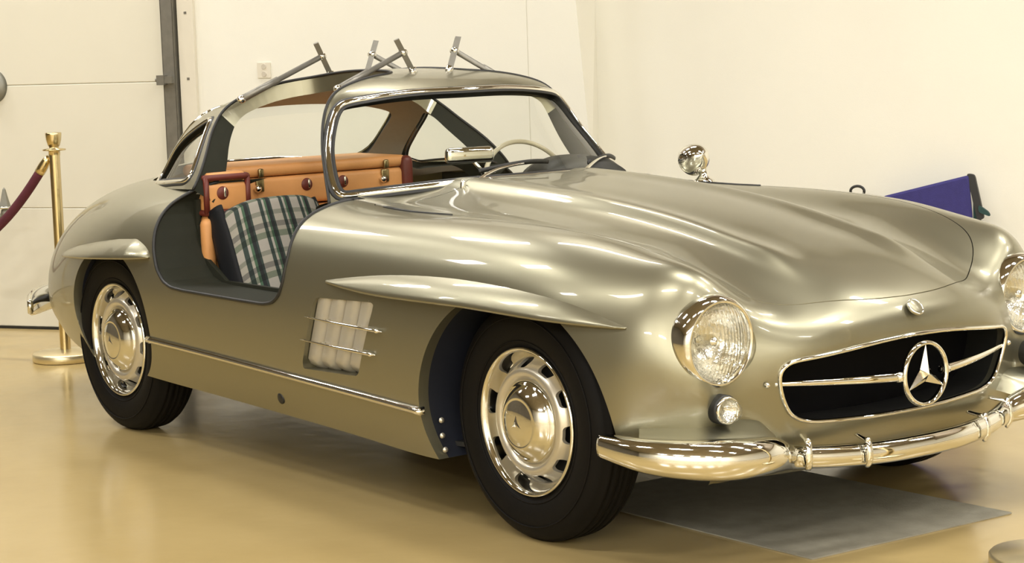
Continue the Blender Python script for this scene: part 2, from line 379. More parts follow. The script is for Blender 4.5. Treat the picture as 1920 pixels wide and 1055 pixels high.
# ------------------------------------------------------------------ the hall
WALL = material('cream wall paint', (.74, .725, .645, 1), .75, noise=(3, .03), bump=(220, .04))
DOORP = material('cream garage door enamel', (.66, .635, .535, 1), .5, noise=(4, .03))
DARKWALL = material('dark unlit hall side', (.10, .085, .06, 1), .7, noise=(2, .3))  # unseen left wall, coloured dark to keep the car's side reflections dark
STEEL = material('galvanised steel', (.25, .24, .21, 1), .45, .7, noise=(25, .2))
JAMB = material('pale painted wood', (.66, .62, .52, 1), .6, noise=(9, .06))
def floor_material():
    m = material('tan epoxy floor', (.47, .325, .145, 1), .22, spec=.45)
    nt = m.node_tree; b = nt.nodes['Principled BSDF']; tc = nt.nodes.new('ShaderNodeTexCoord')
    n1 = nt.nodes.new('ShaderNodeTexNoise'); n1.inputs['Scale'].default_value = .9; n1.inputs['Detail'].default_value = 5
    cr = nt.nodes.new('ShaderNodeValToRGB'); cr.color_ramp.elements[0].position = .3; cr.color_ramp.elements[1].position = .75
    cr.color_ramp.elements[0].color = (.385, .285, .12, 1); cr.color_ramp.elements[1].color = (.44, .335, .15, 1)
    n2 = nt.nodes.new('ShaderNodeTexNoise'); n2.inputs['Scale'].default_value = 6; n2.inputs['Detail'].default_value = 6
    rr = nt.nodes.new('ShaderNodeMapRange'); rr.inputs['To Min'].default_value = .10; rr.inputs['To Max'].default_value = .30
    n3 = nt.nodes.new('ShaderNodeTexNoise'); n3.inputs['Scale'].default_value = 9; bp = nt.nodes.new('ShaderNodeBump')
    bp.inputs['Strength'].default_value = .05; bp.inputs['Distance'].default_value = .02
    L = nt.links.new
    for n in (n1, n2, n3): L(tc.outputs['Object'], n.inputs['Vector'])
    L(n1.outputs['Fac'], cr.inputs[0]); L(cr.outputs[0], b.inputs['Base Color'])
    L(n2.outputs['Fac'], rr.inputs['Value']); L(rr.outputs[0], b.inputs['Roughness'])
    L(n3.outputs['Fac'], bp.inputs['Height']); L(bp.outputs[0], b.inputs['Normal'])
    return m
FLOOR = floor_material()
def RZ(s, d, z):
    q = room_xy(s, d); return (q[0], q[1], z)
def rbox(mb, s0, s1, d0, d1, z0, z1):
    V = [RZ(s, d, z) for z in (z0, z1) for (s, d) in ((s0, d0), (s1, d0), (s1, d1), (s0, d1))]
    return mb.add(V, [(3, 2, 1, 0), (4, 5, 6, 7), (0, 1, 5, 4), (1, 2, 6, 5), (2, 3, 7, 6), (3, 0, 4, 7)])
S0, S1, D1 = -5.0, 14.5, 14.2
m = MB(); rbox(m, S0 - .2, S1 + .2, -.6, D1 + .2, -.12, 0.0); tag(m.obj('floor', FLOOR, smooth=False), kind='structure')
m = MB(); rbox(m, S0 - .2, S1 + .2, -.6, D1 + .2, CEIL, CEIL + .12)
tag(m.obj('ceiling', material('brown timber ceiling', (.22, .19, .14, 1), .8, noise=(2, .3)), smooth=False), kind='structure')
WTOP = 2.7
m = MB(); rbox(m, S0, S1, -.5, .02, WTOP, CEIL); tag(m.obj('wall_upper', material('dark reflection band', (.20, .16, .11, 1), .7, noise=(2, .3)), smooth=False), kind='structure')  # unseen dark band added to darken reflections on the car's roof
# back wall: a bay that stands 0.28 m proud beside the garage door, then the recessed wall behind the car's nose
m = MB(); rbox(m, 1.225, 2.928, -.5, 0, 0, WTOP); rbox(m, 2.928, 2.932, -.5, -.003, 0, WTOP)
b0, b1, b2 = 3.245, 3.16, 2.9
zs = [0, .8, 1.55, WTOP]; ss = [3.245, 3.222, 3.165, 3.12]
V = []
for z, s in zip(zs, ss): V += [RZ(2.932, 0, z), RZ(s, 0, z), RZ(3.160, -.28, z), RZ(2.932, -.5, z)]
F = [(4 * k + a, 4 * k + (a + 1) % 4, 4 * k + 4 + (a + 1) % 4, 4 * k + 4 + a) for k in range(3) for a in range(4)] + [(3, 2, 1, 0), (12, 13, 14, 15)]
m.add(V, F); rbox(m, 3.10, S1, -.5, -.28, 0, WTOP)
rbox(m, S0, 1.225, -.5, 0, 2.46, WTOP); rbox(m, S0, -2.6, -.5, 0, 0, 2.46)
tag(m.obj('wall_back', WALL, smooth=False), kind='structure')
for nm, a in (('wall_left', (S0 - .2, S0, -.5, D1, 0, CEIL)), ('wall_right', (S1, S1 + .2, -.5, D1, 0, CEIL)), ('wall_front', (S0 - .2, S1 + .2, D1, D1 + .2, 0, CEIL))):
    m = MB(); rbox(m, *a); tag(m.obj(nm, DARKWALL if nm == 'wall_left' else WALL, smooth=False), kind='structure')
# sectional garage door: panels 0.615 m high with rebated joints
gd = empty('door_1', RZ(-.75, 0, 0)); tag(gd, kind='structure')
def rchild(mb, name, mat, parent, smooth=False):
    o = mb.obj(name, mat, smooth=smooth); o.parent = parent; o.matrix_parent_inverse = parent.matrix_world.inverted(); return o
bpy.context.view_layer.update()
for k in range(4):
    m = MB(); z0 = k * .615 + (.012 if k == 0 else .0005)
    prof = [(z0, -.05), (z0, -.004), (z0 + .004, 0), ((k + 1) * .615 - .0045, 0), ((k + 1) * .615 - .0005, -.004), ((k + 1) * .615 - .0005, -.05)]
    V = [RZ(s, d, z) for s in (-2.6, 1.135) for z, d in prof]
    m.add(V, [(i, (i + 1) % 6, 6 + (i + 1) % 6, 6 + i) for i in range(6)] + [(5, 4, 3, 2, 1, 0), (6, 7, 8, 9, 10, 11)])
    rchild(m, 'panel', DOORP, gd)
m = MB(); rbox(m, -2.6, 1.135, -.045, .004, .0, .012); rchild(m, 'bottom_seal', BLACK, gd)
# steel guide rail, roller bracket and pale wooden frame
m = MB(); rbox(m, 1.062, 1.128, .045, .049, .02, 2.5); rbox(m, 1.062, 1.066, .015, .049, .02, 2.5); rbox(m, 1.124, 1.128, .0, .049, .02, 2.5)
o = m.obj('trim_1', STEEL, smooth=False); tag(o, kind='structure')
m = MB(); rbox(m, 1.045, 1.085, .0, .085, 1.215, 1.262); rbox(m, 1.05, 1.118, .049, .075, 1.222, 1.256); m.tube([RZ(1.03, .06, 1.24), RZ(1.11, .06, 1.24)], .012, 12)
br = m.obj('roller_bracket', STEEL, smooth=False); br.parent = gd; br.matrix_parent_inverse = gd.matrix_world.inverted()
m = MB(); rbox(m, 1.140, 1.226, -.05, .022, 0, 2.5); tag(m.obj('trim_2', JAMB, smooth=False), kind='structure')
for z in (.95, 1.55, 1.235):
    m = MB(); rbox(m, 1.178, 1.192, .02, .0235, z, z + .012); o = m.obj('trim_2_nail_plate', STEEL, smooth=False); o.parent = bpy.data.objects['trim_2']
# wall socket
so = empty('wall_socket', RZ(1.588, 0, 1.272)); bpy.context.view_layer.update()
tag(so, 'small ivory wall socket plate on the cream wall above the car roof', 'socket')
SOCK = material('ivory plastic', (.66, .62, .52, 1), .4)
m = MB(); rbox(m, 1.553, 1.623, 0, .006, 1.236, 1.308); rchild(m, 'plate', SOCK, so)
for z in (1.254, 1.29):
    m = MB(); m.lathe([(0, .0085), (.012, .0085), (.0135, .006)], RZ(1.588, 0, z), (WNRM[0], WNRM[1], 0), 16); rchild(m, 'outlet', material('outlet grey ivory', (.52, .48, .40, 1), .4), so)
# ------------------------------------------------------------------ the car
car = empty('sports_car'); tag(car, 'low silver beige vintage sports coupe with roof-high door openings and suitcases behind its seats', 'car')
def full(G):
    """mirror a half grid to the whole width"""
    M = G[:, :0:-1].copy(); M[..., 1] *= -1
    return np.concatenate([M, G], 1)
def chain(C):
    """order cut edges into closed or open runs"""
    nb = {}
    for a, b in C:
        nb.setdefault(a, []).append(b); nb.setdefault(b, []).append(a)
    seen = set(); runs = []
    for st in sorted(nb, key=lambda k: len(nb[k])):
        if st in seen: continue
        run = [st]; seen.add(st); cur = st
        while True:
            nx = [q for q in nb[cur] if q not in seen]
            if not nx: break
            cur = nx[0]; seen.add(cur); run.append(cur)
        if len(run) > 8: runs.append((run, run[0] in nb[run[-1]] and len(run) > 2))
    return runs
def resample(P, n, closed=False):
    P = np.asarray(P, float)
    if closed: P = np.concatenate([P, P[:1]])
    d = np.concatenate([[0], np.cumsum(np.linalg.norm(np.diff(P, axis=0), axis=1))])
    t = np.linspace(0, d[-1], n, endpoint=not closed)
    return np.stack([np.interp(t, d, P[:, k]) for k in range(3)], -1)
def smooth_run(P, closed, it=3):
    P = P.copy()
    for _ in range(it):
        Q = (np.roll(P, 1, 0) + 2 * P + np.roll(P, -1, 0)) / 4
        if not closed: Q[0], Q[-1] = P[0], P[-1]
        P = Q
    return P
GB = body_grid()
FB = full(GB); nu, nv = FB.shape[:2]
V = FB.reshape(-1, 3); T = grid_tris(nu, nv)
def nrm_out(V, T):
    N = vnormals(V, T)
    if N[np.argmax(V[:, 2])][2] < 0: N = -N; T = T[:, ::-1]
    return N, T
_, T = nrm_out(V, T)
BV, BT = V.copy(), T.copy()
def side_y(x, z):
    """half width of the body at (x, z) on the flanks"""
    x = np.atleast_1d(x).astype(float); z = np.atleast_1d(z).astype(float)
    S = GB[:, 45:].reshape(-1, 3); out = []
    for a, b in zip(x, z):
        d = (S[:, 0] - a)**2 + (S[:, 2] - b)**2; k = np.argsort(d)[:4]; w = 1 / (d[k] + 1e-7); out.append((S[k, 1] * w).sum() / w.sum())
    return np.array(out)
def top_z(x, y):
    S = GB[:, :75].reshape(-1, 3); out = []
    for a, b in zip(np.atleast_1d(x), np.atleast_1d(np.abs(y))):
        d = (S[:, 0] - a)**2 + (S[:, 1] - b)**2; k = np.argsort(d)[:4]; w = 1 / (d[k] + 1e-7); out.append((S[k, 2] * w).sum() / w.sum())
    return np.array(out)
AY = lambda V: np.abs(V[:, 1])
def f_arch(V, cx, cz, ax, zt, zb, xb):
    dx = (V[:, 0] - cx) / ax; dz = V[:, 2] - cz
    e = np.where(dz > 0, np.hypot(dx, dz / zt), np.hypot(dx * (1 + xb * dz * dz), dz / zb))
    return (e - 1) * .35
DOOR_B = np.array([(-1.955, 1.06), (-1.958, .915), (-1.985, .885), (-2.009, .850), (-2.008, .812), (-1.997, .767), (-1.974, .705), (-1.933, .635), (-1.885, .596), (-1.833, .580), (-1.75, .575),
                   (-1.548, .573), (-1.375, .572), (-1.23, .572), (-1.17, .582), (-1.135, .606), (-1.116, .649), (-1.105, .732), (-1.112, .79), (-1.118, .83), (-1.112, .855), (-1.09, .882), (-1.075, .91), (-1.07, 1.06)])
GRILLE = rounded([(-.458, .532), (0, .578), (.458, .532), (.440, .440), (.392, .366), (0, .350), (-.392, .366), (-.440, .440)], [.06, .2, .06, .1, .09, .3, .09, .1], 8)
HOODH = [(-.90, 0), (-.91, .3), (-.955, .52), (-.96, .60), (-.93, .622), (-.7, .628), (-.4, .630), (-.1, .632), (.1, .625), (.25, .605), (.37, .578), (.455, .545), (.515, .495), (.56, .425), (.61, .345), (.66, .24), (.69, .12), (.698, 0)]
_h = open_curve(HOODH[4:], 70); _h = np.concatenate([np.array(HOODH[:4], float), _h])
HOOD = np.concatenate([_h, (_h * [1, -1])[::-1][1:-1]])
_fp = np.array([[c[-1][0], c[-1][1]] for c in GH]); _f0 = np.array([[p[0], p[1]] for p in GH[0]]); _f1 = np.array([[p[0], p[1]] for p in GH[-1]])
_half = np.concatenate([_f0[:-1], _fp, _f1[::-1][1:]])
CAB = np.concatenate([_half, (_half * [1, -1])[::-1][1:-1]])
VENT = rounded([(-.925, .618), (-.600, .628), (-.694, .398), (-1.015, .388)], .02, 5)
def cut(V, T, f):
    return clip_mesh(V, T, f)
def flange(V, C, vec, depth, name, mat, parent, steps=2, zsplit=None):
    """a lip that runs inward from a cut edge"""
    k = np.unique(C); ix = {int(a): i for i, a in enumerate(k)}; n = len(k)
    P = V[k]; D = vec(P)
    rings = [P + D * depth * s / steps for s in range(steps + 1)]
    F = [(s * n + ix[int(a)], s * n + ix[int(b)], (s + 1) * n + ix[int(b)], (s + 1) * n + ix[int(a)]) for s in range(steps) for a, b in C]
    return mesh_obj(name, np.concatenate(rings), F, mat, parent)
# --- wheel arches
inward = lambda P: np.stack([0 * P[:, 0], -np.sign(P[:, 1]), 0 * P[:, 2]], 1)
body = empty('body_shell', parent=car)
for nm, args in (('front', (.02, .34, .402, .365, .34, .0)), ('rear', (-2.345, .42, .335, .262, .24, .0))):
    f = np.maximum(f_arch(V, *args), .50 - AY(V))
    V, T, C = cut(V, T, f)
    flange(V, C, inward, .035, 'arch_lip', PAINT, body)
    fl = flange(V[np.unique(C)] + inward(V[np.unique(C)]) * .035, np.searchsorted(np.unique(C), C), inward, .33, 'wheel_well', WELL, body)
# --- door openings in the flanks
f = np.maximum(-poly_sdf(DOOR_B, V[:, [0, 2]]), .55 - AY(V)); V, T, C = cut(V, T, f)
DOORCUT_B = (V.copy(), C.copy())
# --- the cabin hole under the greenhouse
f = np.where(V[:, 2] > .78, -poly_sdf(CAB, V[:, :2]) + .035, .2); V, T, C = cut(V, T, f)
# --- grille mouth
f = np.where(V[:, 0] > .55, -poly_sdf(GRILLE, V[:, 1:]), .2); V, T, C = cut(V, T, f)
GCUT = (V.copy(), C.copy())
flange(V, C, lambda P: np.tile([-1., 0, 0], (len(P), 1)), .025, 'grille_lip', PAINT, body)
k_ = np.unique(C)
flange(V[k_] + [-.025, 0, 0], np.searchsorted(k_, C), lambda P: np.tile([-1., 0, 0], (len(P), 1)), .12, 'grille_mouth', BLACK, body)
# --- headlight buckets
HL = np.array([.582, .607, .600])
f = np.where(V[:, 0] > .40, np.hypot(AY(V) - HL[1], V[:, 2] - HL[2]) - .110, .2); V, T, C = cut(V, T, f)
flange(V, C, lambda P: np.tile([-1., 0, 0], (len(P), 1)), .07, 'headlight_bucket', PAINT, body)
# --- side vents
f = np.maximum(-poly_sdf(VENT, V[:, [0, 2]]), .6 - AY(V)); V, T, C = cut(V, T, f)
flange(V, C, inward, .05, 'vent_mouth', PAINT, body)
# --- hood panel with its shut line
sd = poly_sdf(HOOD, V[:, :2])
isup = V[:, 2] > .55
fh = np.where(isup, sd, -.3)
HV, HT, HC = cut(V, T, fh - .0013)
V, T, C = cut(V, T, np.where(isup, -sd, .3) - .0013)
hd = mesh_obj('hood', HV, HT, PAINT, car)
_dn = lambda P: np.tile([0, 0, -1.], (len(P), 1))
flange(HV, HC, _dn, .02, 'hood_edge', PAINT, hd)
flange(V, C, _dn, .03, 'hood_gutter', BLACK, body)
sh = mesh_obj('outer_skin', V, T, PAINT, body)
# ---------------------------------------------------------------- greenhouse
GHD = cabin_grid(); FG = full(GHD); gu, gv = FG.shape[:2]
w_half = np.linspace(0, 1, GHD.shape[1]); w_full = np.concatenate([-w_half[:0:-1], w_half])
UU, WW = np.meshgrid(np.linspace(0, 1, gu), w_full, indexing='ij')
def cab_pt(u, w):
    """point of the greenhouse skin at parameters u (rear 0 .. front 1), w (centre 0 .. belt 1)"""
    a = np.clip(np.asarray(u, float), 0, 1) * (gu - 1); b = np.clip(np.abs(np.asarray(w, float)), 0, 1) * (GHD.shape[1] - 1)
    i = np.minimum(a.astype(int), gu - 2); j = np.minimum(b.astype(int), GHD.shape[1] - 2); a = (a - i)[..., None]; b = (b - j)[..., None]
    p = GHD[i, j] * (1 - a) * (1 - b) + GHD[i + 1, j] * a * (1 - b) + GHD[i, j + 1] * (1 - a) * b + GHD[i + 1, j + 1] * a * b
    p[..., 1] *= np.where(np.asarray(w) < 0, -1, 1); return p
def edge_pts(poly_uw): return cab_pt(poly_uw[:, 0], poly_uw[:, 1])
# outlines: windshield and rear window in (w, u), doors and quarter windows in (x, |w|)
WS = rounded([(-.600, .800), (0, .806), (.600, .800), (.662, .87), (.668, .93), (.655, .988), (.0, .993), (-.655, .988), (-.668, .93), (-.662, .87)], [.05, .1, .05, .1, .1, .035, .2, .035, .1, .1], 8)
RW = rounded([(-.595, .292), (0, .300), (.595, .292), (.655, .19), (.69, .13), (.64, .075), (.50, .058), (0, .045), (-.50, .058), (-.64, .075), (-.69, .13), (-.655, .19)], [.06, .1, .06, .05, .05, .05, .05, .1, .05, .05, .05, .05], 6)
DOOR_G = rounded([(-1.16, 1.2), (-1.185, .70), (-1.259, .693), (-1.326, .686), (-1.375, .664), (-1.405, .60), (-1.428, .50), (-1.455, .33), (-1.49, .15), (-1.62, .13), (-1.90, .13), (-2.02, .155), (-2.09, .32), (-2.125, .50), (-2.125, .62), (-2.08, .746), (-1.99, .881), (-1.957, .97), (-1.955, 1.2)],
                 [.02, .02, .02, .02, .03, .05, .06, .05, .06, .02, .02, .08, .1, .1, .05, .05, .05, .03, .02], 5)
QW = rounded([(-2.185, .640), (-2.27, .700), (-2.35, .742), (-2.43, .795), (-2.462, .86), (-2.415, .945), (-2.28, .967), (-2.045, .967), (-2.032, .945), (-2.085, .84), (-2.15, .71)], [.02, .06, .08, .06, .02, .02, .06, .02, .02, .06, .06], 5)
GV = FG.reshape(-1, 3).copy(); GT = grid_tris(gu, gv); GN, GT = nrm_out(GV, GT)
GX = np.concatenate([GV, UU.reshape(-1, 1), WW.reshape(-1, 1), GN], 1)       # x y z u w nx ny nz
def fields(X):
    x, u, w = X[:, 0], X[:, 3], X[:, 4]; a = np.abs(w)
    return dict(ws=poly_sdf(WS, np.stack([w, u], 1)), rw=poly_sdf(RW, np.stack([w, u], 1)),
                door=np.where(a > .05, poly_sdf(DOOR_G, np.stack([x, a], 1)), -.1), qw=poly_sdf(QW, np.stack([x, a], 1)))
X = GX; CT = GT; cuts = {}
for k in ('ws', 'rw', 'door', 'qw'):
    X, CT, C = clip_mesh(X, CT, -fields(X)[k]); cuts[k] = (X.copy(), C)
rf = empty('roof', parent=car)
mesh_obj('roof_skin', X[:, :3], CT, PAINT, rf)
# inner lining, parallel to the skin
IN = .032
inner = X[:, :3] - X[:, 5:8] * IN
mesh_obj('headlining', inner, CT[:, ::-1], LINER, rf)
for k, mat in (('ws', BLACK), ('rw', BLACK), ('qw', TRIM)):
    Xc, C = cuts[k]; kk = np.unique(C); 
    P0 = Xc[kk, :3]; P1 = P0 - Xc[kk, 5:8] * IN; n = len(kk); ii = np.searchsorted(kk, C)
    mesh_obj('window_reveal', np.concatenate([P0, P1]), [(a, b, b + n, a + n) for a, b in ii], mat, rf)
Xc, C = cuts['door']; kk = np.unique(C); P0 = Xc[kk, :3]; NN = Xc[kk, 5:8]; n = len(kk); ii = np.searchsorted(kk, C)
P1 = P0 - NN * .03; P2 = P0 - NN * (.06 + .032 * np.clip((1.20 - P0[:, 2]) / .2, 0, 1))[:, None]
zc = (P0[ii[:, 0], 2] + P0[ii[:, 1], 2]) / 2
up = ii[zc > 1.15]; lo = ii[zc <= 1.15]
for nm, jj, mat in (('roof_jamb', up, PAINT), ('pillar_jamb', lo, TRIM)):
    mesh_obj(nm, np.concatenate([P0, P1, P2]), [(a, b, b + n, a + n) for a, b in jj] + [(a + n, b + n, b + 2 * n, a + 2 * n) for a, b in jj], mat, rf)
# door seals
for Xr, C in ((Xc[:, :3], C),):
    m = MB()
    for run, closed in chain([tuple(q) for q in C]):
        P = Xr[run]; P = resample(smooth_run(P, closed, 4), 120, closed)
        if closed: m.loop(P, .0055, 6)
        else: m.tube(P, .0055, 6)
    m.obj('roof_door_seal', BLACK, rf)
m = MB(); Vd, Cd = DOORCUT_B; Cd = Cd[np.abs(Vd[Cd[:, 0], 1]) > .60]
for run, closed in chain([tuple(q) for q in Cd]):
    P = resample(smooth_run(Vd[run], closed, 4), 110, closed)
    m.tube(P, .0065, 6)
m.obj('sill_door_seal', BLACK, body)
# door jambs of the flanks: a deep sill lined with vinyl
Cd = Cd[np.abs(Vd[Cd[:, 0], 1]) > .60]; kk = np.unique(Cd); P0 = Vd[kk]; n = len(kk); ii = np.searchsorted(kk, Cd); sgn = np.sign(P0[:, 1])
rings = [P0]
for dep in (.03, .10, .20):
    Q = P0.copy(); Q[:, 1] -= sgn * dep
    rings.append(Q)
mesh_obj('door_sill', np.concatenate(rings), [(r * n + a, r * n + b, (r + 1) * n + b, (r + 1) * n + a) for r in range(3) for a, b in ii], TRIM, body)
# ---------------------------------------------------------------- glass and bright frames
def strip_frame(P, N, width, thick, name, mat, parent, closed=True, shift=0.0):
    """bright moulding along a closed outline P with surface normals N"""
    m = len(P); t = np.roll(P, -1, 0) - np.roll(P, 1, 0); t /= np.linalg.norm(t, axis=1, keepdims=True)
    b = np.cross(N, t); b /= np.linalg.norm(b, axis=1, keepdims=True); V = []
    sec = [(math.cos(a) * width / 2, max(-.2, math.sin(a)) * thick) for a in np.linspace(-.5, math.pi + .5, 9)]
    for i in range(m):
        for p, q in sec: V.append(P[i] + b[i] * (p + shift) + N[i] * q)
    k = len(sec); F = [(i * k + j, ((i + 1) % m) * k + j, ((i + 1) % m) * k + (j + 1) % k, i * k + (j + 1) % k) for i in range(m) for j in range(k)]
    o = mesh_obj(name, V, F, mat, parent); return fix_normals(o)
def cab_normal(u, w):
    e = 4e-3; w = np.asarray(w, float); u = np.asarray(u, float)
    a = cab_pt(np.clip(u + e, 0, 1), w) - cab_pt(np.clip(u - e, 0, 1), w); s = np.where(w < 0, -1, 1)
    b = cab_pt(u, s * np.clip(np.abs(w) + e, 0, 1)) - cab_pt(u, s * np.clip(np.abs(w) - e, 0, 1))
    n = np.cross(a, b) * s[:, None]; n /= np.linalg.norm(n, axis=1, keepdims=True) + 1e-12
    n[n[:, 2] < 0] *= 1
    c = np.array([-1.75, 0, .7]); flip = ((cab_pt(u, w) - c) * n).sum(1) < 0; n[flip] *= -1
    return n
def densify(poly, n):
    P = np.asarray(poly, float); Q = np.concatenate([P, P[:1]]); d = np.concatenate([[0], np.cumsum(np.hypot(*np.diff(Q, axis=0).T))])
    t = np.linspace(0, d[-1], n, endpoint=False); return np.stack([np.interp(t, d, Q[:, k]) for k in range(2)], 1)
def glass_from(field, name, parent, off=.004):
    Xg, Tg, _ = clip_mesh(GX, GT, fields(GX)[field] + .004)
    return Xg, Tg
def pane(name, sel, field, parent):
    Xg, Tg, _ = clip_mesh(GX, GT, fields(GX)[field] + .003)
    keep = sel(Xg[Tg].mean(1)); Tg = Tg[keep]; k = np.unique(Tg); Tg = np.searchsorted(k, Tg)
    return mesh_obj(name, Xg[k, :3] - Xg[k, 5:8] * .012, Tg, GLASS, parent)
ws = empty('windshield', parent=car)
pane('glass', lambda c: c[:, 0] > -3, 'ws', ws)
p = densify(WS, 220); P = smooth_run(cab_pt(p[:, 1], p[:, 0]), True, 3); N = cab_normal(p[:, 1], p[:, 0])
strip_frame(P, N, .023, .011, 'bright_frame', CHROME, ws)
strip_frame(P, N, .044, .005, 'rubber_gasket', BLACK, ws)
rw = empty('rear_window', parent=car)
pane('glass', lambda c: c[:, 0] > -9, 'rw', rw)
p = densify(RW, 120); P = smooth_run(cab_pt(p[:, 1], p[:, 0]), True, 2); N = cab_normal(p[:, 1], p[:, 0])
strip_frame(P, N, .02, .008, 'bright_frame', CHROME, rw)
ulut = np.linspace(0, 1, 400)
def u_of_x(x, w):
    out = []
    for a, b in zip(x, w):
        xs = cab_pt(ulut, np.full(400, b))[:, 0]; out.append(ulut[np.argmin(np.abs(xs - a))])
    return np.array(out)
for s in (-1, 1):
    qw = empty('quarter_window', parent=car)
    pane('glass', lambda c: c[:, 1] * s > 0, 'qw', qw)
    p = densify(QW, 110); u = u_of_x(p[:, 0], p[:, 1]); w = p[:, 1] * s
    P = smooth_run(cab_pt(u, w), True, 4); N = cab_normal(u, w)
    strip_frame(P, N, .02, .009, 'bright_frame', CHROME, qw)
    strip_frame(P, N, .036, .004, 'rubber_gasket', BLACK, qw)
# ---------------------------------------------------------------- eyebrows over the wheels
def eyebrow(x0, x1, zb, zt, prot, n=80):
    """zb, zt, prot: functions of t in 0..1"""
    for s in (-1, 1):
        G = []
        for t in .5 - .5 * np.cos(np.linspace(0, math.pi, n)):
            x = x0 + (x1 - x0) * t; b, h, pr = zb(t), zt(t), prot(t)
            zz = np.array([h, h - (h - b) * .3, b + (h - b) * .25, b]); yy = side_y([x] * 4, zz)
            row = []
            for a in np.linspace(0, 1, 9):
                th = a * math.pi / 2; z = h - (h - b) * (1 - math.cos(th)) ** .8 if a < 1 else b
                yb = np.interp(z, zz[::-1], yy[::-1])
                row.append((x, s * (yb - .012 * (1 - a) + pr * math.sin(th) ** 1.3), z))
            yb = yy[-1]
            row += [(x, s * (yb + pr * .96), b - .006), (x, s * (yb + pr * .5), b - .004), (x, s * (yb - .015), b - .003), (x, s * (yb - .02), (b + h) / 2)]
            G.append(row)
        m = MB().grid(G, wrap=True); k = len(G[0]); m.F += [tuple(range(k)), tuple((n - 1) * k + j for j in range(k))]
        m.obj('wheel_eyebrow', PAINT, car)
def env(t, a, b): return np.clip(min(1, (t / a)) ** .5 if t < a else 1, 0, 1) * (1 if t < 1 - b else max(0, (1 - t) / b) ** .5)
def key(t, pts):
    return float(nspline([q[0] for q in pts], [[q[1]] for q in pts], [t])[0][0])
eyebrow(-.872, .452, lambda t: key(t, [(0, .674), (.2, .661), (.54, .664), (.78, .655), (1, .644)]), lambda t: key(t, [(0, .677), (.08, .694), (.19, .712), (.5, .731), (.755, .718), (.9, .689), (1, .646)]),
        lambda t: .050 * env(t, .5, .55) + .001)
eyebrow(-2.86, -1.992, lambda t: .620 + .054 * t, lambda t: .622 + .054 * t + .066 * env(t, .7, .14), lambda t: .046 * env(t, .55, .13) + .001)
# ---------------------------------------------------------------- bright sill strips, jack plug, liner bolts
for s in (-1, 1):
    m = MB(); G = []
    for x in np.linspace(-2.03, -.372, 60):
        z = .3815 - .0502 * (x + 2.03) / 1.658; y = side_y(x, z)[0]
        G.append([(x, s * (y + a), z + b) for a, b in ((-.01, .013), (.006, .012), (.014, .006), (.016, 0), (.014, -.006), (.006, -.012), (-.01, -.013))])
    m.grid(G); m.F += [tuple(range(7)), tuple(59 * 7 + j for j in range(7))]; m.obj('sill_strip', CHROME, car)
    m = MB(); y = side_y(-1.195, .268)[0]
    m.lathe([(0, .004), (.014, .004), (.019, .001), (.019, -.01)], (-1.195, s * y, .268), (0, s, -.15), 20); m.obj('jack_plug', BLACK, car)
    for x, z in ((-.352, .30), (-.350, .255), (-.338, .215)):
        MB().lathe([(0, .006), (.007, .005), (.009, 0)], (x - .008, s * (.80), z), (1, 0, 0), 12).obj('liner_bolt', WHEEL_SILVER, body)
# ---------------------------------------------------------------- side vents with louvres and bright spears
LOUV = material('vent louvre paint', (.43, .40, .33, 1), .4, .3, .4)
for s in (-1, 1):
    ve = empty('side_vent', parent=car)
    def vpt(a, b): # a along length 0..1, b down 0..1
        p00, p10, p11, p01 = np.array((-.925, .618)), np.array((-.600, .628)), np.array((-.694, .398)), np.array((-1.015, .388))
        return (p00 * (1 - a) + p10 * a) * (1 - b) + (p01 * (1 - a) + p11 * a) * b
    for k in range(4):
        G = []
        for b in np.linspace(-.02, 1.02, 14):
            row = []
            for q in np.linspace(0, 1, 9):
                a = (k + q) / 4 + (.01 if k == 0 else 0); x, z = vpt(min(a, 1.03), b)
                y = .862 - .046 + .042 * (1 - .25 * (1 - q) ** 2 - .9 * max(0, (q - .68) / .32) ** 1.5) - (.035 * max(0, (b - .84) / .16) ** 2)
                row.append((x, s * y, z))
            G.append(row)
        MB().grid(G).obj('louvre', LOUV, ve)
    m = MB(); G = [[(vpt(a, b)[0], s * .81, vpt(a, b)[1]) for a in (-.05, 1.05)] for b in (-.05, 1.05)]; m.grid(G); m.obj('vent_back', BLACK, ve)
    for (xa, za), (xb, zb) in (((-.968, .556), (-.545, .548)), ((-.999, .482), (-.584, .475))):
        pts = [(xa + (xb - xa) * t, s * (.872 + .006 * math.sin(math.pi * t)), za + (zb - za) * t) for t in np.linspace(0, 1, 16)]
        MB().tube(pts, [.002 + .0035 * min(1, t * 1.6) for t in np.linspace(0, .93, 15)] + [.001], 8).obj('spear', CHROME, ve)
        e = np.array(pts[-2]); MB().lathe([(0, .014), (.005, .012), (.008, .004), (.006, -.004), (0, -.008)], e, (1, 0, -.02), 12).obj('spear_tip', CHROME, ve)
        for t in (.3, .7):
            p_ = np.array(pts[int(t * 15)]); MB().tube([p_, p_ - np.array([0, s * .03, 0])], .003, 6).obj('spear_post', CHROME, ve)
